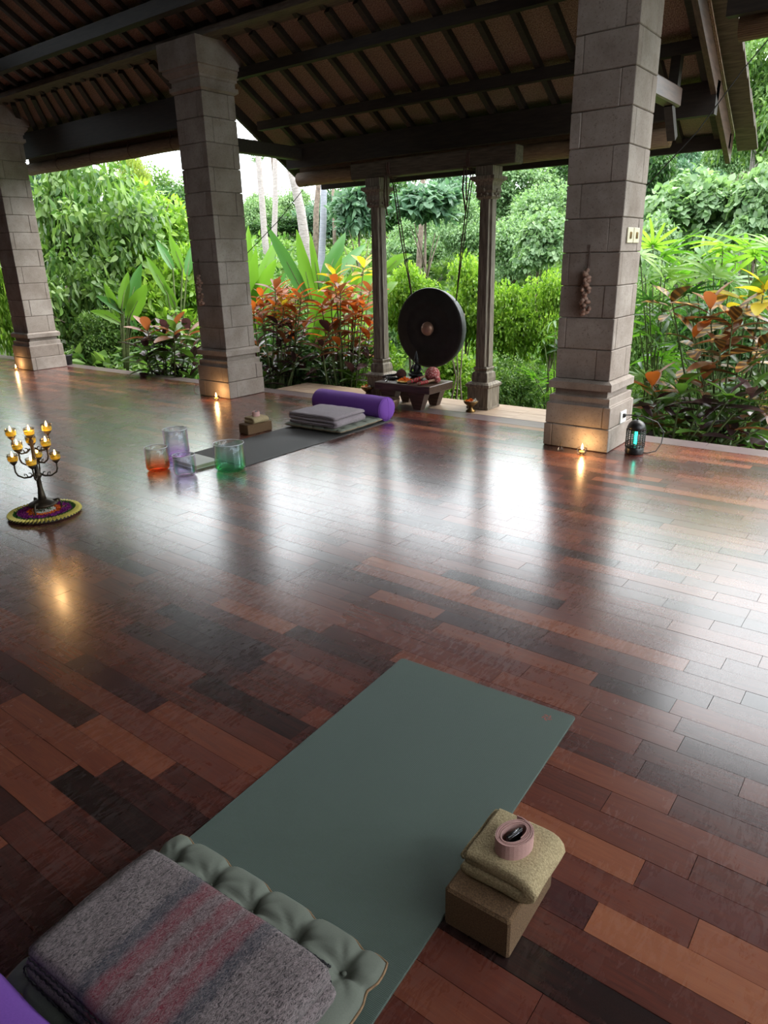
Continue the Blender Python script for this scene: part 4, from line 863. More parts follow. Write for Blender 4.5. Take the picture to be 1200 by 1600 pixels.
# =================================================================== CANDELABRA AND FLOWER MANDALA
cx, cy = -4.0, 1.875
t = thing('flower_mandala', 'round tray of coloured flower petals under the candelabra', 'flowers', (cx, cy, 0))
MB().lathe([(.19, 0), (.20, .006), (.20, .014), (.001, .014)], 48).build('tray', M['tray'], t, world=False)
for k in range(56):
    a = 2 * PI * k / 56
    if k == 0:
        rim_me = MB().add([(.170, -.010, .016), (.170, .010, .016), (.203, .006, .018), (.207, -.004, .010), (.172, -.008, .024), (.172, .008, .028), (.198, .005, .026)], [(0, 1, 5, 4), (4, 5, 6), (4, 6, 3, 0), (1, 2, 6, 5), (2, 3, 6), (0, 3, 2, 1)]).mesh('folded_leaf', M['palm_rim'])
    put('folded_leaf', rim_me, t, (0, 0, 0), (0, 0, a))
def ringp(n, r0, r1, mat, nm, size=.014):
    a = rng.uniform(0, 2 * PI, n); r = np.sqrt(rng.uniform(r0 ** 2, r1 ** 2, n)); P = np.stack([r * np.cos(a), r * np.sin(a), .014 + rng.uniform(0, .010, n)], 1)
    d = rng.normal(0, 1, (n, 3)); d[:, 2] = np.abs(d[:, 2]) * .5; o = bpy.data.objects.new(nm, leaves(nm, P, d, size, size * .6, mat)); COL.objects.link(o); o.parent = t; tag(o, kind='stuff')
ringp(1500, .145, .172, M['green_petals'], 'green_ring', .010); ringp(2200, .098, .147, M['purple_petals'], 'purple_ring'); ringp(1000, .062, .100, M['orange_petals'], 'orange_ring'); ringp(600, .0, .064, M['white_petals'], 'white_centre'); ringp(80, .0, .035, M['green_petals'], 'green_star', .02)
t = thing('candelabra', 'branching bronze candelabra of ten glass tea lights on the flower tray', 'candle holder', (cx, cy, .0))
for k in range(3):
    a = 2 * PI * k / 3 - 1.0; ca, sa = math.cos(a), math.sin(a)
    MB().tube([(.05 * ca, .05 * sa, .075), (.085 * ca, .085 * sa, .082), (.098 * ca, .098 * sa, .05), (.092 * ca, .092 * sa, .025), (.115 * ca, .115 * sa, .024), (.122 * ca, .122 * sa, .035)], [.008, .007, .0055, .005, .005, .004], 8).build('leg', M['iron'], t, world=False)
MB().lathe([(.02, .045), (.06, .05), (.082, .062), (.080, .070), (.05, .084), (.024, .094), (.018, .10)], 36).build('dish_base', M['iron'], t, world=False)
MB().lathe([(.024, .094), (.02, .12), (.014, .16), (.013, .22), (.022, .232), (.024, .245), (.014, .255), (.011, .30), (.017, .31), (.018, .33), (.01, .345), (.009, .43), (.014, .44), (.008, .455)], 20).build('stem', M['iron'], t, world=False)
cup_g = [(.018, .0), (.026, .004), (.0285, .02), (.031, .045), (.0295, .045), (.027, .02), (.018, .005), (.001, .004)]
ME_cup = MB().lathe(cup_g, 24).mesh('glass_cup', M['clear']); ME_fill = MB().lathe([(.018, .005), (.0262, .010), (.0278, .030), (.001, .030)], 20).mesh('wax', M['amber'])
ME_hold = MB().lathe([(.006, -.02), (.010, -.014), (.018, -.006), (.022, .0), (.017, .001)], 20).mesh('cup_holder', M['iron'])
def arm(a, r, z0, z1):
    ca, sa = math.cos(a), math.sin(a)
    if r > .01:
        pts = [(.012, z0), (r * .35, z0 - .018), (r * .65, z0 - .020), (r * .92, z0 - .002), (r, z0 + .02), (r, z1 - .018)]
        o = MB().tube([(q * ca, q * sa, z) for q, z in pts], [.006, .006, .005, .005, .0045, .005], 8)
        o.tube([(r * .45 * ca, r * .45 * sa, z0 - .018), (r * .52 * ca, r * .52 * sa, z0), (r * .62 * ca, r * .62 * sa, z0 + .004), (r * .60 * ca, r * .60 * sa, z0 - .008)], .003, 6)
        o.tube([(r * .25 * ca, r * .25 * sa, z0 - .012), (r * .30 * ca, r * .30 * sa, z0 + .006), (r * .40 * ca, r * .40 * sa, z0 + .006)], .003, 6)
        o.build('branch', M['iron'], t, world=False)
    h = put('cup_holder', ME_hold, t, (r * ca, r * sa, z1)); put('glass_cup', ME_cup, t, (r * ca, r * sa, z1)); put('wax', ME_fill, t, (r * ca, r * sa, z1)); flame(t, (r * ca, r * sa, z1 + .028), 1.05)
VA = math.atan2(-cy, -cx) # toward viewer azimuth
for k, aa in enumerate((-75, 15, 105, 195)): arm(VA + math.radians(aa - 25), .112, .25, .33 - .005 * k)
for k, aa in enumerate((-60, 60, 180)): arm(VA + math.radians(aa), .085, .335, .41)
for k, aa in enumerate((-88, 88)): arm(VA + math.radians(aa + 10), .095, .40, .485)
arm(0, .0, .43, .475)
candle_light((cx, cy, .56), 1.6, t)
# =================================================================== GARDEN
def terr(x, y):
    d = math.hypot(x, y); az = math.degrees(math.atan2(x, y))   # 0 = +Y, negative left
    k = .10 + .12 * max(0, min(1, (az + 30) / 40)); return -.55 + k * max(0, d - 9.5) * (1 if d < 60 else 0) + (k * 50 if d >= 60 else 0) * 0
V = []; F = []; NA, NR = 90, 40
for i in range(NA + 1):
    az = math.radians(-180 + 360 * i / NA)
    for j in range(NR + 1):
        d = .5 + (j / NR) ** 1.7 * 70; x, y = d * math.sin(az), d * math.cos(az); z = terr(x, y) + .25 * math.sin(x * .7) * math.sin(y * .9) * min(1, max(0, d - 8) / 6)
        if y < 0 or abs(az) > 1.9: z = -.55
        V.append((x, y, min(z, -.4) if (-16.2 < x < 5.2 and y < 7.5) else z))
for i in range(NA):
    for j in range(NR): a = i * (NR + 1) + j; F.append((a, a + NR + 1, a + NR + 2, a + 1))
m = MB(); m.add(V, F, True); m.build('ground', M['soil'], kind='structure')
# ground cover: low leaves creeping over the slope
def cover(n, az0, az1, d0, d1, size, mat, h, name, lab):
    az = np.radians(rng.uniform(az0, az1, n)); d = d0 + (d1 - d0) * rng.uniform(0, 1, n) ** .8; x, y = d * np.sin(az), d * np.cos(az)
    ok = ~((y < 5.8)) & ~((y < 6.35) & (x > -6.1) & (x < -1.6)); x, y = x[ok], y[ok]; n = len(x)
    z = np.array([terr(a, b_) for a, b_ in zip(x, y)]) + rng.uniform(0, 1, n) * h * (.6 + .4 * np.sin(x * 1.3) * np.cos(y * 1.1)) + .25 * np.sin(x * .7) * np.sin(y * .9) * np.clip((np.hypot(x, y) - 8) / 6, 0, 1)
    D = rng.normal(0, 1, (n, 3)); D[:, 2] = np.abs(D[:, 2]) * .6
    o = bpy.data.objects.new(name, leaves(name, np.stack([x, y, z], 1), D, size, size * .55, mat)); COL.objects.link(o); tag(o, lab, 'undergrowth', kind='stuff')
cover(46000, -62, 8, 11, 34, .26, L['mid'], .8, 'ground_cover', 'bright green undergrowth covering the slope behind the garden')
cover(16000, -68, 14, 6.3, 11.5, .15, L['mid'], .45, 'ground_cover', 'low leafy plants growing below the edge of the floor')
# crown meshes
def crown_mesh(name, n, lf, wf, mat, blobs=26, spread=.62, kind=0, flat=.8, droop=.15, hang=-.25, seed=0):
    R = np.random.default_rng(seed); c = R.normal(0, 1, (blobs, 3)); c /= np.linalg.norm(c, axis=1, keepdims=True); c *= spread * R.uniform(.35, 1, (blobs, 1)); br = R.uniform(.22, .42, blobs)
    b_ = R.integers(0, blobs, n); dd = R.normal(0, 1, (n, 3)); dd /= np.linalg.norm(dd, axis=1, keepdims=True); dd[:, 2] = np.where(dd[:, 2] < -.3, -dd[:, 2] * .5, dd[:, 2])
    P = c[b_] + dd * br[b_][:, None] * R.uniform(.75, 1.05, (n, 1)); P[:, 2] *= flat
    D = dd + R.normal(0, .7, (n, 3)); D[:, 2] += hang; N = dd + R.normal(0, .35, (n, 3)) + [0, 0, .6]
    return leaves(name, P, D, lf, wf, mat, kind, N, droop)
CR = {}
CR['small_lime'] = crown_mesh('crown', 9500, .085, .068, L['lime'], seed=1, spread=.8, blobs=34)
CR['small_lime2'] = crown_mesh('crown', 9000, .085, .07, L['lime'], seed=12, blobs=40, spread=.85)
CR['mid'] = crown_mesh('crown', 9000, .085, .05, L['mid'], seed=2, blobs=36, spread=.85)
CR['dark'] = crown_mesh('crown', 9000, .085, .05, L['dark'], seed=3, blobs=30)
CR['cool'] = crown_mesh('crown', 12000, .07, .05, L['cool'], seed=4, blobs=34, spread=.7)
CR['blue'] = crown_mesh('crown', 10000, .075, .055, L['blue'], seed=5, blobs=30, spread=.7)
CR['heart'] = crown_mesh('crown', 5200, .13, .12, L['cool'], seed=6, kind=1, blobs=30, spread=.72, droop=.2, hang=-.5)
CR['bigmid'] = crown_mesh('crown', 5200, .15, .075, L['mid'], seed=7, kind=1, blobs=44, spread=.95, droop=.25, hang=-.35)
CR['biglime'] = crown_mesh('crown', 3600, .16, .085, L['lime'], seed=8, kind=1, blobs=36, spread=.9, droop=.2, hang=-.2)
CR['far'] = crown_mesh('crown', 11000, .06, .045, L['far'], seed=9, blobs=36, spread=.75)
CR['sparse'] = crown_mesh('crown', 1700, .10, .06, L['mid'], seed=10, kind=1, blobs=22, spread=.8)
CR['yellow'] = crown_mesh('crown', 5000, .09, .02, L['yellow'], seed=13, blobs=22, spread=.6, hang=-1.2)
CR['bread'] = crown_mesh('crown', 1500, .30, .13, L['blue'], seed=14, kind=1, blobs=26, spread=.7, droop=.3, hang=-.3)
def branches(ht, spread, r, seed):
    R = random.Random(seed); m = MB(); m.tube([(0, 0, -.3), (R.uniform(-.05, .05), R.uniform(-.05, .05), ht * .5), (0, 0, ht)], [r, r * .8, r * .5], 8)
    for k in range(5):
        a = R.random() * 6.28; z0 = ht * R.uniform(.35, .9); m.tube([(0, 0, z0), (math.cos(a) * spread * .4, math.sin(a) * spread * .4, z0 + ht * .2), (math.cos(a) * spread * .8, math.sin(a) * spread * .8, z0 + ht * .38)], [r * .5, r * .35, r * .15], 6)
    return m
def plant(name, label, cat, px, top, bot, D, wpx, crown, group=None, bark='bark2', depth=1.0, rz=None, trunk=True):
    # crown spans the given height range at true distance D; the trunk reaches the ground below
    c = dist(px, (top + bot) / 2, D); T_ = dist(px, top, D); B_ = dist(px, bot, D); Lw = dist(px - wpx / 2, (top + bot) / 2, D); Rw = dist(px + wpx / 2, (top + bot) / 2, D)
    rz2 = (T_[2] - B_[2]) / 2; rw = np.linalg.norm(Lw - Rw) / 2; g = terr(c[0], c[1])
    t = thing(name, label, cat, (c[0], c[1], g), group=group)
    s_ = 1.0; o = put('crown', CR[crown], t, (0, 0, c[2] - g), (0, 0, random.random() * 6.28), (rw * s_, rw * s_ * depth, rz2 / .8)); o['kind'] = 'stuff'
    if trunk: put('trunk', branches(max(.3, c[2] - g), rw * .8, max(.02, rw * .045), int(px)).mesh('trunk', M[bark]), t)
    return t
# --- far forest
FT = 'forest trees in the haze on the far slope'
FTL = ['hazy far tree showing at the right edge of the middle pillar', 'hazy far tree behind the two slimmest palm trunks', 'hazy far tree behind the thick leaning pale trunk', 'hazy blue green far tree behind the blue grey palm trunk', 'dark far tree between blue grey palm and left carved post', 'dark lower far tree below the leaning trunk crown line']
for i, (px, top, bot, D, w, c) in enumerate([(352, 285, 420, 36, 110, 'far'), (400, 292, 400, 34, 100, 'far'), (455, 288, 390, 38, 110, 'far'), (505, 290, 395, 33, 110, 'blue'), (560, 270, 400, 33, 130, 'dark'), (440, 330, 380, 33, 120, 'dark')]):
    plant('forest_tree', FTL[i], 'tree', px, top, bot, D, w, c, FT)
FR = 'trees filling the slope behind the gong and the right garden'
FRL = ['dark tree crown under the lintel just right of the left carved post', 'blue green tree crown under the lintel above the gong', 'pale green tree low above the left half of the gong', 'pale green tree above the right rim of the gong', 'tall pale tree directly right of the right carved post capital', 'broad pale tree between the right carved post and nearest pillar', 'lower pale tree above the lime shrub right of the right carved post', 'dark tree top touching the nearest pillar below the bamboo blind', 'dark tree hidden mostly by the nearest pillar shaft', 'dark tree right of the nearest pillar under the roll end of the blind', 'blue green tree under the roof corner right of the nearest pillar', 'hazy tree below the barge board end at the right', 'dark tree behind the heart leaved creeper right of the nearest pillar']
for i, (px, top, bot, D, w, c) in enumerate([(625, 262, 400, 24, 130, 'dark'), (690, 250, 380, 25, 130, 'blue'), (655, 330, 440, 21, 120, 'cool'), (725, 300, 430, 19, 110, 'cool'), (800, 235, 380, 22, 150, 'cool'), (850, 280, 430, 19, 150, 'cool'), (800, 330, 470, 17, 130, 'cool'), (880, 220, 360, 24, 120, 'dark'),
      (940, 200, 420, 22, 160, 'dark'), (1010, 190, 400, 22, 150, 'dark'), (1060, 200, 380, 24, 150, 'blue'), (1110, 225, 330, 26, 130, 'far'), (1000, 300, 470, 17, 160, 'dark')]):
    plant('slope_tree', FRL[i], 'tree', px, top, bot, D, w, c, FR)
plant('vine_thicket', 'thicket of broad heart shaped leaves above the fan palms on the right', 'bush', 1100, 255, 420, 13, 190, 'heart'); plant('vine_thicket', 'thicket of heart shaped leaves at the right edge below the light green tree', 'bush', 1190, 240, 420, 12.5, 170, 'heart')
plant('vine_thicket', 'pale heart leaved creeper just right of the nearest pillar', 'bush', 1020, 330, 470, 12, 110, 'heart')
plant('vine_thicket', 'hanging pale vines between the right carved post and nearest pillar', 'bush', 845, 320, 440, 14, 110, 'heart')
plant('garden_tree', 'light green tree rising at the right edge under the roof corner', 'tree', 1190, 30, 300, 17, 190, 'mid', bark='bark'); plant('garden_tree', 'fresh green tree behind the roof tiles on the right', 'tree', 1150, 170, 300, 20, 120, 'cool'); plant('garden_tree', 'tall green tree beyond the frame at the right', 'tree', 1290, 60, 420, 16, 200, 'mid')
plant('breadfruit_tree', 'breadfruit tree with big lobed leaves left of the gong post', 'tree', 560, 280, 385, 14.5, 110, 'bread'); plant('breadfruit_tree', 'breadfruit tree with big leaves above the gong between the posts', 'tree', 665, 280, 365, 15, 130, 'bread')
# --- lime shrubs by the gong
for i, (px, top, bot, D, w, c, lab) in enumerate([(645, 400, 560, 9.6, 110, 'small_lime', 'lime green small leaved shrub behind the left half of the gong'), (730, 395, 570, 9.3, 110, 'small_lime2', 'lime green shrub behind the right half of the gong'),
      (800, 425, 600, 9.0, 110, 'small_lime', 'lime green shrub right of the right carved post'), (862, 420, 600, 8.8, 90, 'small_lime2', 'lime green shrub against the left side of the nearest pillar'),
      (700, 540, 670, 8.2, 130, 'small_lime2', 'low shrub directly under the gong'), (570, 570, 660, 8.8, 80, 'small_lime', 'small green shrub at the foot of the left carved post'), (800, 560, 680, 7.9, 120, 'mid', 'low green shrub by the right end of the gong platform'), (615, 440, 580, 11, 80, 'cool', 'pale shrub just right of the left carved post')]):
    plant('leafy_shrub', lab, 'shrub', px, top, bot, D, w, c)
# --- left garden
for px, top, bot, D, w, c, lab in [(125, 215, 470, 15, 150, 'bigmid', 'climber covered tree trunk leafing next to the far left pillar'), (180, 275, 510, 13.6, 170, 'bigmid', 'tall broad leaved shrub right of the far left pillar'), (115, 400, 600, 13.0, 150, 'bigmid', 'broad leaved shrub low beside the far left pillar'),
      (235, 290, 430, 15, 150, 'biglime', 'yellow green broad leaved shrub left of the middle pillar'), (290, 370, 520, 13, 110, 'small_lime', 'lime shrub close to the left side of the middle pillar'), (170, 480, 600, 12.4, 120, 'mid', 'mid green shrub along the left floor edge'), (250, 400, 580, 13.0, 170, 'biglime', 'lime broad leaved shrub behind the left banana plant'),
      (195, 200, 340, 16, 100, 'yellow', 'yellow green drooping bamboo foliage under the left blind'), (265, 280, 400, 21, 130, 'dark', 'dark tree behind the leaning blue grey trunk'), (20, 230, 420, 17, 90, 'mid', 'green tree left of the far left pillar'), (5, 400, 600, 15, 70, 'biglime', 'lime shrub left of the far left pillar'), (300, 260, 340, 24, 90, 'sparse', 'thin leaved tree against the sky left of the middle pillar'), (230, 245, 320, 24, 110, 'sparse', 'sparse tree against the sky above the leaning trunk'), (400, 228, 262, 30, 34, 'sparse', 'small leaf tuft against the sky right of the middle pillar'),
      (-60, 250, 600, 19.5, 130, 'mid', 'unseen green tree added outside the left frame edge'), (60, 250, 330, 18, 80, 'blue', 'blue green tree behind the top of the far left pillar'), (320, 340, 470, 16, 90, 'mid', 'mid green bush directly behind the middle pillar')]:  # first entry is out of view, added to tone down the left floor reflection
    plant('garden_bush', lab, 'shrub', px, top, bot, D, w, c, trunk=('sparse' not in c))
# --- pale trunks
def trunkline(label, pts, D, wpx, mat, name='palm_trunk'):
    P = [dist(a, b_, D) for a, b_ in pts]; g = terr(P[-1][0], P[-1][1]); P[-1][2] = min(P[-1][2], g - .1) if P[-1][2] < g + 1.5 else P[-1][2]
    t = thing(name, label, 'trunk', (P[-1][0], P[-1][1], g)); r = wpx / FPX * D / 2
    k = len(P); m = MB(); pts2 = []
    m.tube(P, [r * (.8 + .3 * i / (k - 1)) for i in range(k)], 12).build('trunk', mat, t)
    rg = MB()
    for i in range(k - 1):
        for j in range(1, 5):
            q = P[i] + (P[i + 1] - P[i]) * j / 5; d = (P[i + 1] - P[i]) / np.linalg.norm(P[i + 1] - P[i]); rg.tube([q - d * r * .06, q + d * r * .06], r * 1.015 * (.80 + .3 * (i + j / 5) / (k - 1)), 12)
    rg.build('ring_scars', mat, t, kind='stuff')
trunkline('slim grey palm trunk nearest the middle pillar on its right', [(398, 205), (403, 240), (409, 310), (414, 375), (422, 440)], 22, 9, M['bark'])
trunkline('straight slim trunk just right of the slimmest grey palm', [(427, 200), (430, 250), (430, 320), (428, 380), (428, 440)], 24, 8, M['bark'])
trunkline('forked second stem leaning into the straight slim trunk', [(420, 210), (426, 250), (431, 300)], 24.2, 5, M['bark2'])
trunkline('thick pale leaning trunk under the eave corner', [(448, 240), (460, 285), (470, 330), (477, 380), (481, 440)], 17, 14, M['bark'])
trunkline('blue grey straight palm trunk behind the banana leaves', [(508, 200), (506, 290), (505, 350), (502, 410), (500, 470)], 15, 10, M['bark_blue'])
trunkline('mossy trunk just left of the blue grey palm', [(500, 240), (497, 295), (494, 330), (489, 380)], 22, 8, M['bark2'])
trunkline('thin trunk right of the blue grey palm', [(520, 250), (521, 320), (523, 395)], 24, 5, M['bark2'])
trunkline('blue grey trunk leaning left in the left garden', [(208, 225), (222, 265), (248, 315), (270, 360), (283, 410)], 17, 8, M['bark_blue'])
trunkline('short brown trunk under the left blind', [(92, 225), (99, 262), (108, 330), (112, 420), (112, 590)], 15.5, 16, M['bark2'], 'tree_trunk')
trunkline('dark slim trunk above the gong between the posts', [(662, 250), (660, 330), (655, 400), (652, 440)], 17, 8, M['bark2'], 'tree_trunk')
# --- banana / heliconia plants
def blade(P0, P1, w, sag, mat, parent, n=12, twist=0.0, name='leaf'):
    P0, P1 = Vector(P0), Vector(P1); d = P1 - P0; ln = d.length; tocam = (Vector(EYE) - P0).normalized()
    side = d.cross(tocam).normalized(); side = Matrix.Rotation(twist, 3, d.normalized()) @ side; nor = side.cross(d).normalized()
    vs = []; fs = []
    for i in range(n + 1):
        q = i / n; c = P0 + d * q + Vector((0, 0, sag * ln * (q - q * q) * 2)); wd = w * (math.sin(PI * min(1, (q * .93 + .07)) ** .8) ** .75 if q < 1 else .02) * .5
        wob = .06 * w * math.sin(q * 19)
        vs += [c - side * (wd + wob * .3) + nor * wd * .28, c - side * wd * .5 + nor * wd * .10, c, c + side * wd * .5 + nor * wd * .10, c + side * (wd - wob * .3) + nor * wd * .28]
    for i in range(n):
        for j in range(4): a = i * 5 + j; fs.append((a, a + 1, a + 6, a + 5))
    m = MB(); m.add(vs, fs, True); return m.build(name, mat, parent, center=True)
def bigplant(label, base, D, specs, name='banana_plant', stemr=.02):
    b0 = dist(*base, D); g = terr(b0[0], b0[1]); t = thing(name, label, 'plant', (b0[0], b0[1], min(g, b0[2])))
    for (x0, y0), (x1, y1), wpx, sag, mat, dd in specs:
        Pa, Pb = dist(x0, y0, D), dist(x1, y1, D + dd); w = wpx / FPX * D
        blade(Pa, Pb, w, sag, L[mat], t, twist=random.uniform(-.4, .4))
        MB().tube([(b0[0], b0[1], min(g, b0[2])), (Pa[0] * .5 + b0[0] * .5, Pa[1] * .5 + b0[1] * .5, (b0[2] + Pa[2]) / 2), Pa, Pa + (Pb - Pa) * .5 + np.array([0, 0, sag * np.linalg.norm(Pb - Pa) * .5])], [stemr, stemr * .8, stemr * .5, stemr * .2], 6).build('stalk', M['stem'], t)
    return t
bigplant('banana plant with wide upright leaves left of the croton bushes', (392, 560), 10.6, [((385, 500), (388, 352), 22, .0, 'heli', .2), ((388, 520), (400, 385), 20, .02, 'heli', -.2), ((395, 470), (437, 368), 17, .06, 'heli', .3), ((392, 500), (432, 404), 24, .08, 'heli', -.3), ((388, 500), (378, 400), 20, .0, 'heli', .4), ((400, 500), (448, 425), 18, .1, 'heli_d', .1), ((390, 530), (412, 440), 20, .05, 'heli', .0)])
bigplant('banana plant with long dark pointed leaves behind the croton bushes', (490, 600), 9.6, [((480, 470), (416, 352), 19, .04, 'heli_d', .2), ((492, 490), (463, 358), 20, .0, 'heli', .2), ((500, 460), (484, 362), 12, .02, 'heli', .3), ((503, 450), (540, 363), 22, .04, 'heli_d', .3), ((512, 470), (534, 398), 14, .0, 'heli', .0), ((512, 450), (572, 381), 18, .07, 'heli_d', .5), ((520, 500), (565, 415), 26, .03, 'heli', .0), ((485, 530), (508, 440), 28, .0, 'heli', -.2), ((545, 460), (590, 430), 18, .15, 'heli', .2), ((480, 560), (520, 470), 26, .0, 'heli', -.3)])
bigplant('single arching banana leaf showing right of the left carved post', (585, 520), 9.0, [((595, 430), (645, 398), 15, .22, 'heli', .1), ((590, 470), (622, 440), 14, .15, 'heli', .2)])
bigplant('banana plant of upright leaves in the left garden', (195, 580), 11.2, [((190, 495), (162, 442), 13, .06, 'heli', .2), ((193, 488), (150, 462), 12, .1, 'heli_d', .2), ((190, 482), (200, 424), 15, .0, 'heli', .1), ((200, 485), (221, 412), 18, .02, 'heli_d', .1), ((202, 498), (229, 444), 22, .04, 'heli', -.1), ((207, 500), (214, 520), 10, .1, 'heli_d', -.1), ((188, 505), (140, 486), 12, .15, 'heli', .1), ((205, 480), (203, 470), 8, 0, 'heli_d', 0)])
bigplant('narrow leaved banana plant beside the middle pillar in the left garden', (280, 560), 12.2, [((285, 420), (264, 365), 13, .02, 'heli', .1), ((270, 420), (243, 375), 12, .06, 'heli_d', .1), ((262, 460), (228, 400), 13, .06, 'heli', .1), ((292, 430), (300, 382), 12, .02, 'heli_d', .1), ((275, 480), (256, 440), 13, .05, 'heli', .0)])
# --- croton bushes: leaf whorls on stems, every leaf its own part
def leafmesh(mat, w=.38):
    vs = []; fs = []; n = 6
    for i in range(n + 1):
        q = i / n; wd = w * .5 * (math.sin(PI * min(.985, q * .93 + .03)) ** .8) * (.8 + .25 * q); z = -.22 * q * q
        vs += [(q, -wd, z + wd * .3), (q, 0, z), (q, wd, z + wd * .3)]
    for i in range(n):
        for j in range(2): a = i * 3 + j; fs.append((a, a + 3, a + 4, a + 1))
    m = MB(); m.add(vs, fs, True); return m.mesh('leaf', mat)
LM = {k: leafmesh(L[k]) for k in ('cr_o', 'cr_b', 'cr_d', 'cr_y', 'cr_g', 'cr_v')}
LMW = leafmesh(L['cr_v'], .42); LMN = leafmesh(L['mid'], .3)
def croton(label, px, base_py, D, tips, lsize, seed, wh=11, pal=None, name='croton_bush'):
    R = random.Random(seed); b0 = dist(px, base_py, D); g = terr(b0[0], b0[1]); t = thing(name, label, 'shrub', (b0[0], b0[1], g))
    for (tx, ty, dd, cols) in tips:
        P = Vector(dist(tx, ty, D + dd)); B0 = Vector((b0[0] + (P.x - b0[0]) * .3, b0[1] + (P.y - b0[1]) * .3, g))
        loc = Vector((b0[0], b0[1], g)); mid = (P + B0) / 2 + Vector((R.uniform(-.04, .04), R.uniform(-.04, .04), 0))
        MB().tube([B0, mid, P], [.012, .010, .006], 6).build('stem', M['stem'], t)
        for k in range(wh):
            a = k * 2.4 + R.random(); up = .95 - 1.1 * k / wh + R.uniform(-.1, .1); zo = .03 - lsize * .75 * k / wh
            c = R.choice(cols) if isinstance(cols, (list, tuple)) else cols; me = LM[c] if c in LM else LMN; s_ = lsize * 1.25 * R.uniform(.8, 1.2) * (.75 if k < 2 else 1)
            o = put('leaf', me, t, P - loc + Vector((0, 0, zo)), (R.uniform(-.3, .3), -up, a), (s_, s_, s_))
    return t
O, Bn, Dk, Yl, Gn, Vn = 'cr_o', 'cr_b', 'cr_d', 'cr_y', 'cr_g', 'cr_v'
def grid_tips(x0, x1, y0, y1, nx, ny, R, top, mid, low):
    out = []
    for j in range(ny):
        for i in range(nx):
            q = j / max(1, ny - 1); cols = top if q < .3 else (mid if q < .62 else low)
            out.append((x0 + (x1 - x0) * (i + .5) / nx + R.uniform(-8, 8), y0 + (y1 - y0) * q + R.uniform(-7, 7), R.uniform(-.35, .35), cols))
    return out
R3 = random.Random(5)
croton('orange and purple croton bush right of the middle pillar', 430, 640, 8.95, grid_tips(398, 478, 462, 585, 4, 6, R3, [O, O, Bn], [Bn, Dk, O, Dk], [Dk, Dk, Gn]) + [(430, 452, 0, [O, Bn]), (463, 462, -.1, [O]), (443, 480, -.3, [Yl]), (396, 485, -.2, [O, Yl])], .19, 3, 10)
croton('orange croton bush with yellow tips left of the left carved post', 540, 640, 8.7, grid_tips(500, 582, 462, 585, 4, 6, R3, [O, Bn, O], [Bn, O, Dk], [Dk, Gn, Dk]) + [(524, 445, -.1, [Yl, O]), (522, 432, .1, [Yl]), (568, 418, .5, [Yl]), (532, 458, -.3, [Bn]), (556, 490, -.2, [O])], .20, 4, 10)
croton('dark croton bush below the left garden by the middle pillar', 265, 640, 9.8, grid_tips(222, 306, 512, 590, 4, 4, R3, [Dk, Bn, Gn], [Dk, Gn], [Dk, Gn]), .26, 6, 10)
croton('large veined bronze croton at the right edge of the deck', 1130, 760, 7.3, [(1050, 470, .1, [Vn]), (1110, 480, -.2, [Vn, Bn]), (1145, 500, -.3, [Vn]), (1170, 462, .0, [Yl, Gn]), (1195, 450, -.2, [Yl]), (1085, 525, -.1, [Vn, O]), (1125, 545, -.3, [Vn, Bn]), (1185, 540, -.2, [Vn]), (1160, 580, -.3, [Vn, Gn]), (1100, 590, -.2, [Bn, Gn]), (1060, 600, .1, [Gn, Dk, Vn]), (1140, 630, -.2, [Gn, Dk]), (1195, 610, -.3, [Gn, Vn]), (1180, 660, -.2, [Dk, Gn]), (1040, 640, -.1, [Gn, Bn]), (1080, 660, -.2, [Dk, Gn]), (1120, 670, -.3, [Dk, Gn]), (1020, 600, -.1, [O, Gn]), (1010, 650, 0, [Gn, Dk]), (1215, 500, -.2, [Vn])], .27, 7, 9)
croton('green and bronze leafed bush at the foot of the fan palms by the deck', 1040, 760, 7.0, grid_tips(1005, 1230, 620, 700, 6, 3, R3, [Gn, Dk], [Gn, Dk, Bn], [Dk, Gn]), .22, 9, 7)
# --- rhapis fan palms
def frond_mesh(mat, n=9, seed=0):
    R = random.Random(seed); m = MB()
    for k in range(n):
        a = math.radians(-105 + 210 * k / (n - 1)) + R.uniform(-.05, .05); ln = R.uniform(.85, 1.05) * (1 - .12 * abs(k - n / 2) / n); vs = []; w = .055
        for i in range(6):
            q = i / 5; r = .05 + ln * q; wd = w * (.35 + .65 * math.sin(PI * min(.97, q * .8 + .18))); z = -.30 * q * q * (1 + .2 * R.random())
            ca, sa = math.cos(a), math.sin(a); vs += [(r * ca - wd * sa * -1 * -1, r * sa + wd * ca, z + wd * .3), (r * ca, r * sa, z), (r * ca + wd * sa, r * sa - wd * ca, z + wd * .3)]
        fs = []
        for i in range(5):
            for j in range(2): b_ = i * 3 + j; fs.append((b_, b_ + 1, b_ + 4, b_ + 3))
        m.add(vs, fs, True)
    return m.mesh('frond', mat)
FM = [frond_mesh(L['palm'], 9, 1), frond_mesh(L['palm_d'], 8, 2), frond_mesh(L['palm_y'], 10, 3), frond_mesh(L['palm'], 8, 4)]
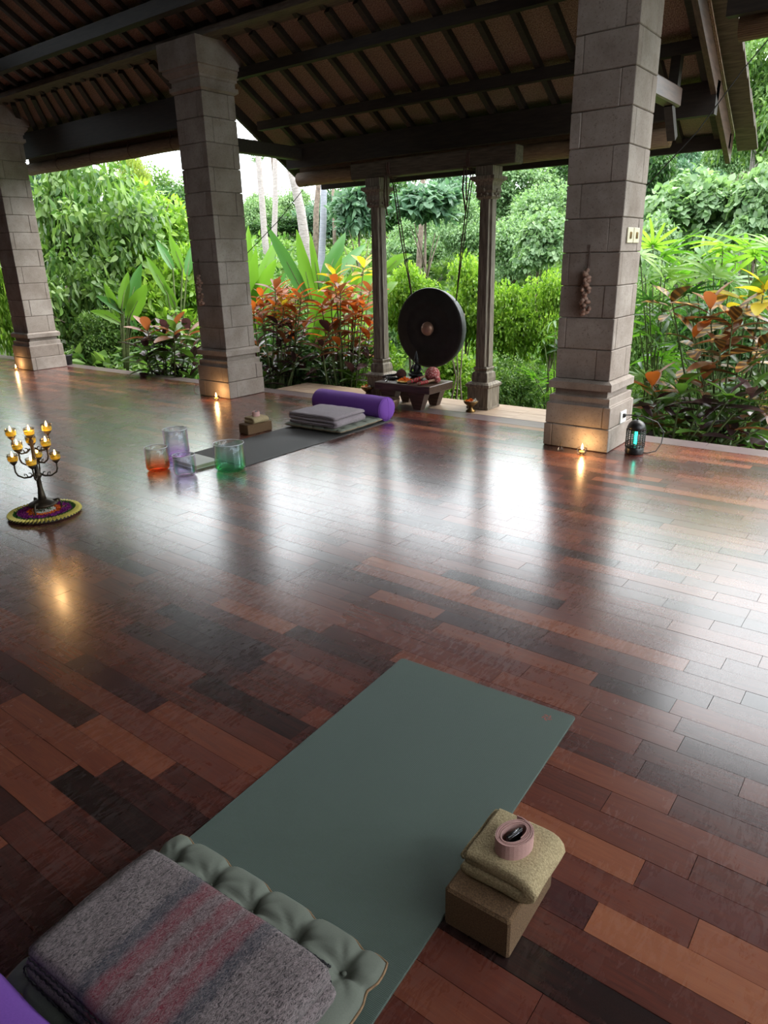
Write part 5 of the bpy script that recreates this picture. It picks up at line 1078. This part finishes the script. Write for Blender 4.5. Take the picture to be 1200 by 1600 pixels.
def rhapis(label, px, base, D, fr, size, seed):
    R = random.Random(seed); b0 = dist(px, base, D); g = terr(b0[0], b0[1]); t = thing('fan_palm', label, 'palm', (b0[0], b0[1], g)); loc = Vector((b0[0], b0[1], g))
    tc_ = Vector(EYE) - loc
    for (x, y, k) in fr:
        P = Vector(dist(x, y, D + R.uniform(-.5, .4))); f = put('frond', FM[k], t, P - loc, (R.uniform(-.5, .5), R.uniform(-1.1, -.3), R.uniform(0, 6.28)), (size * R.uniform(.8, 1.15),) * 3)
        MB().tube([loc + Vector((R.uniform(-.1, .1), R.uniform(-.1, .1), 0)), (P * .5 + loc * .5) + Vector((0, 0, .15)), P], [.012, .008, .005], 5).build('petiole', M['stem'], t)
rhapis('bright fan palm touching the right side of the nearest pillar', 1010, 740, 7.9, [(1000, 400, 2), (1020, 385, 2), (1035, 402, 0), (1008, 432, 0), (1040, 430, 2), (1015, 470, 1), (1000, 520, 0), (1030, 560, 0), (1005, 590, 2), (1045, 500, 1), (1025, 520, 3)], .34, 1)
rhapis('tall fan palm of bright narrow leaflets in the middle of the right garden', 1100, 740, 8.0, [(1100, 400, 0), (1130, 385, 2), (1150, 410, 0), (1115, 430, 2), (1085, 420, 3), (1075, 460, 1), (1140, 440, 0), (1110, 480, 1), (1060, 430, 0), (1090, 520, 1), (1130, 500, 1), (1060, 540, 3)], .38, 2)
rhapis('fan palm with pale leaflets at the right edge of the picture', 1185, 740, 7.8, [(1180, 400, 2), (1200, 420, 0), (1165, 390, 0), (1205, 385, 2), (1190, 450, 1), (1175, 470, 3), (1210, 520, 1), (1160, 540, 1)], .38, 3)
rhapis('dark fan palm low in the right garden behind the croton', 1090, 760, 8.3, [(1040, 470, 1), (1080, 500, 1), (1120, 540, 1), (1160, 500, 1), (1000, 560, 1), (1050, 590, 3), (1190, 570, 1), (1090, 580, 1), (1130, 610, 1), (1020, 620, 0)], .36, 4)
rhapis('strappy palm between the right carved post and the nearest pillar', 860, 700, 8.0, [(868, 500, 0), (850, 530, 3), (875, 545, 1), (835, 590, 0), (860, 600, 3), (815, 610, 2), (845, 625, 2), (875, 590, 0), (800, 630, 3)], .26, 5)
# dense green backdrop bushes behind the palms
BL = ['leafy shrub behind the fan palm touching the nearest pillar', 'dark shrub behind the tall middle fan palm on the right', 'dark shrub behind the fan palm at the right edge', 'lower shrub behind the bug lamp by the deck edge', 'lowest dark shrub behind the veined croton at the right', 'leafy shrub at the outer right edge beside the deck', 'tall pale tree outside the right edge of the deck']
for i, (px, top, bot, D, w, c) in enumerate([(1010, 440, 640, 9.6, 120, 'mid'), (1100, 430, 650, 9.8, 150, 'dark'), (1190, 440, 660, 9.5, 130, 'dark'), (1050, 560, 740, 8.6, 150, 'mid'), (1160, 580, 740, 8.6, 160, 'dark'), (1250, 400, 700, 8.6, 140, 'mid'), (1330, 250, 700, 11, 200, 'cool')]):
    plant('backing_shrub', BL[i], 'shrub', px, top, bot, D, w, c, 'shrubs filling in behind the fan palms')
BL2 = ['dark shrub under the gap between the two croton bushes', 'dark shrub behind the left croton beside the middle pillar', 'lime shrub behind the right croton near the carved post', 'mid green shrub behind the banana leaves above the crotons']
for i, (px, top, bot, D, w, c) in enumerate([(480, 500, 660, 9.6, 190, 'dark'), (400, 500, 660, 9.8, 120, 'dark'), (560, 500, 640, 9.8, 130, 'small_lime'), (450, 430, 560, 11.5, 170, 'mid')]):
    plant('backing_shrub', BL2[i], 'shrub', px, top, bot, D, w, c, 'shrubs filling in behind the crotons')
# thin bare stems under the gong
t = thing('bare_stems', 'thin bare twisting stems below the gong beside the low table', 'shrub', tuple(dist(715, 650, 7.6)))
for k in range(3):
    x = 708 + k * 6; MB().tube([dist(x + 4 + k, 665, 7.4), dist(x - 3 + 2 * k, 625, 7.45), dist(x + 5 - 3 * k, 590, 7.5), dist(x - 5 + 4 * k, 540, 7.6), dist(x + 3 * k, 490, 7.8)], [.011, .009, .008, .006, .004], 6).build('stem', M['bark2'], t)
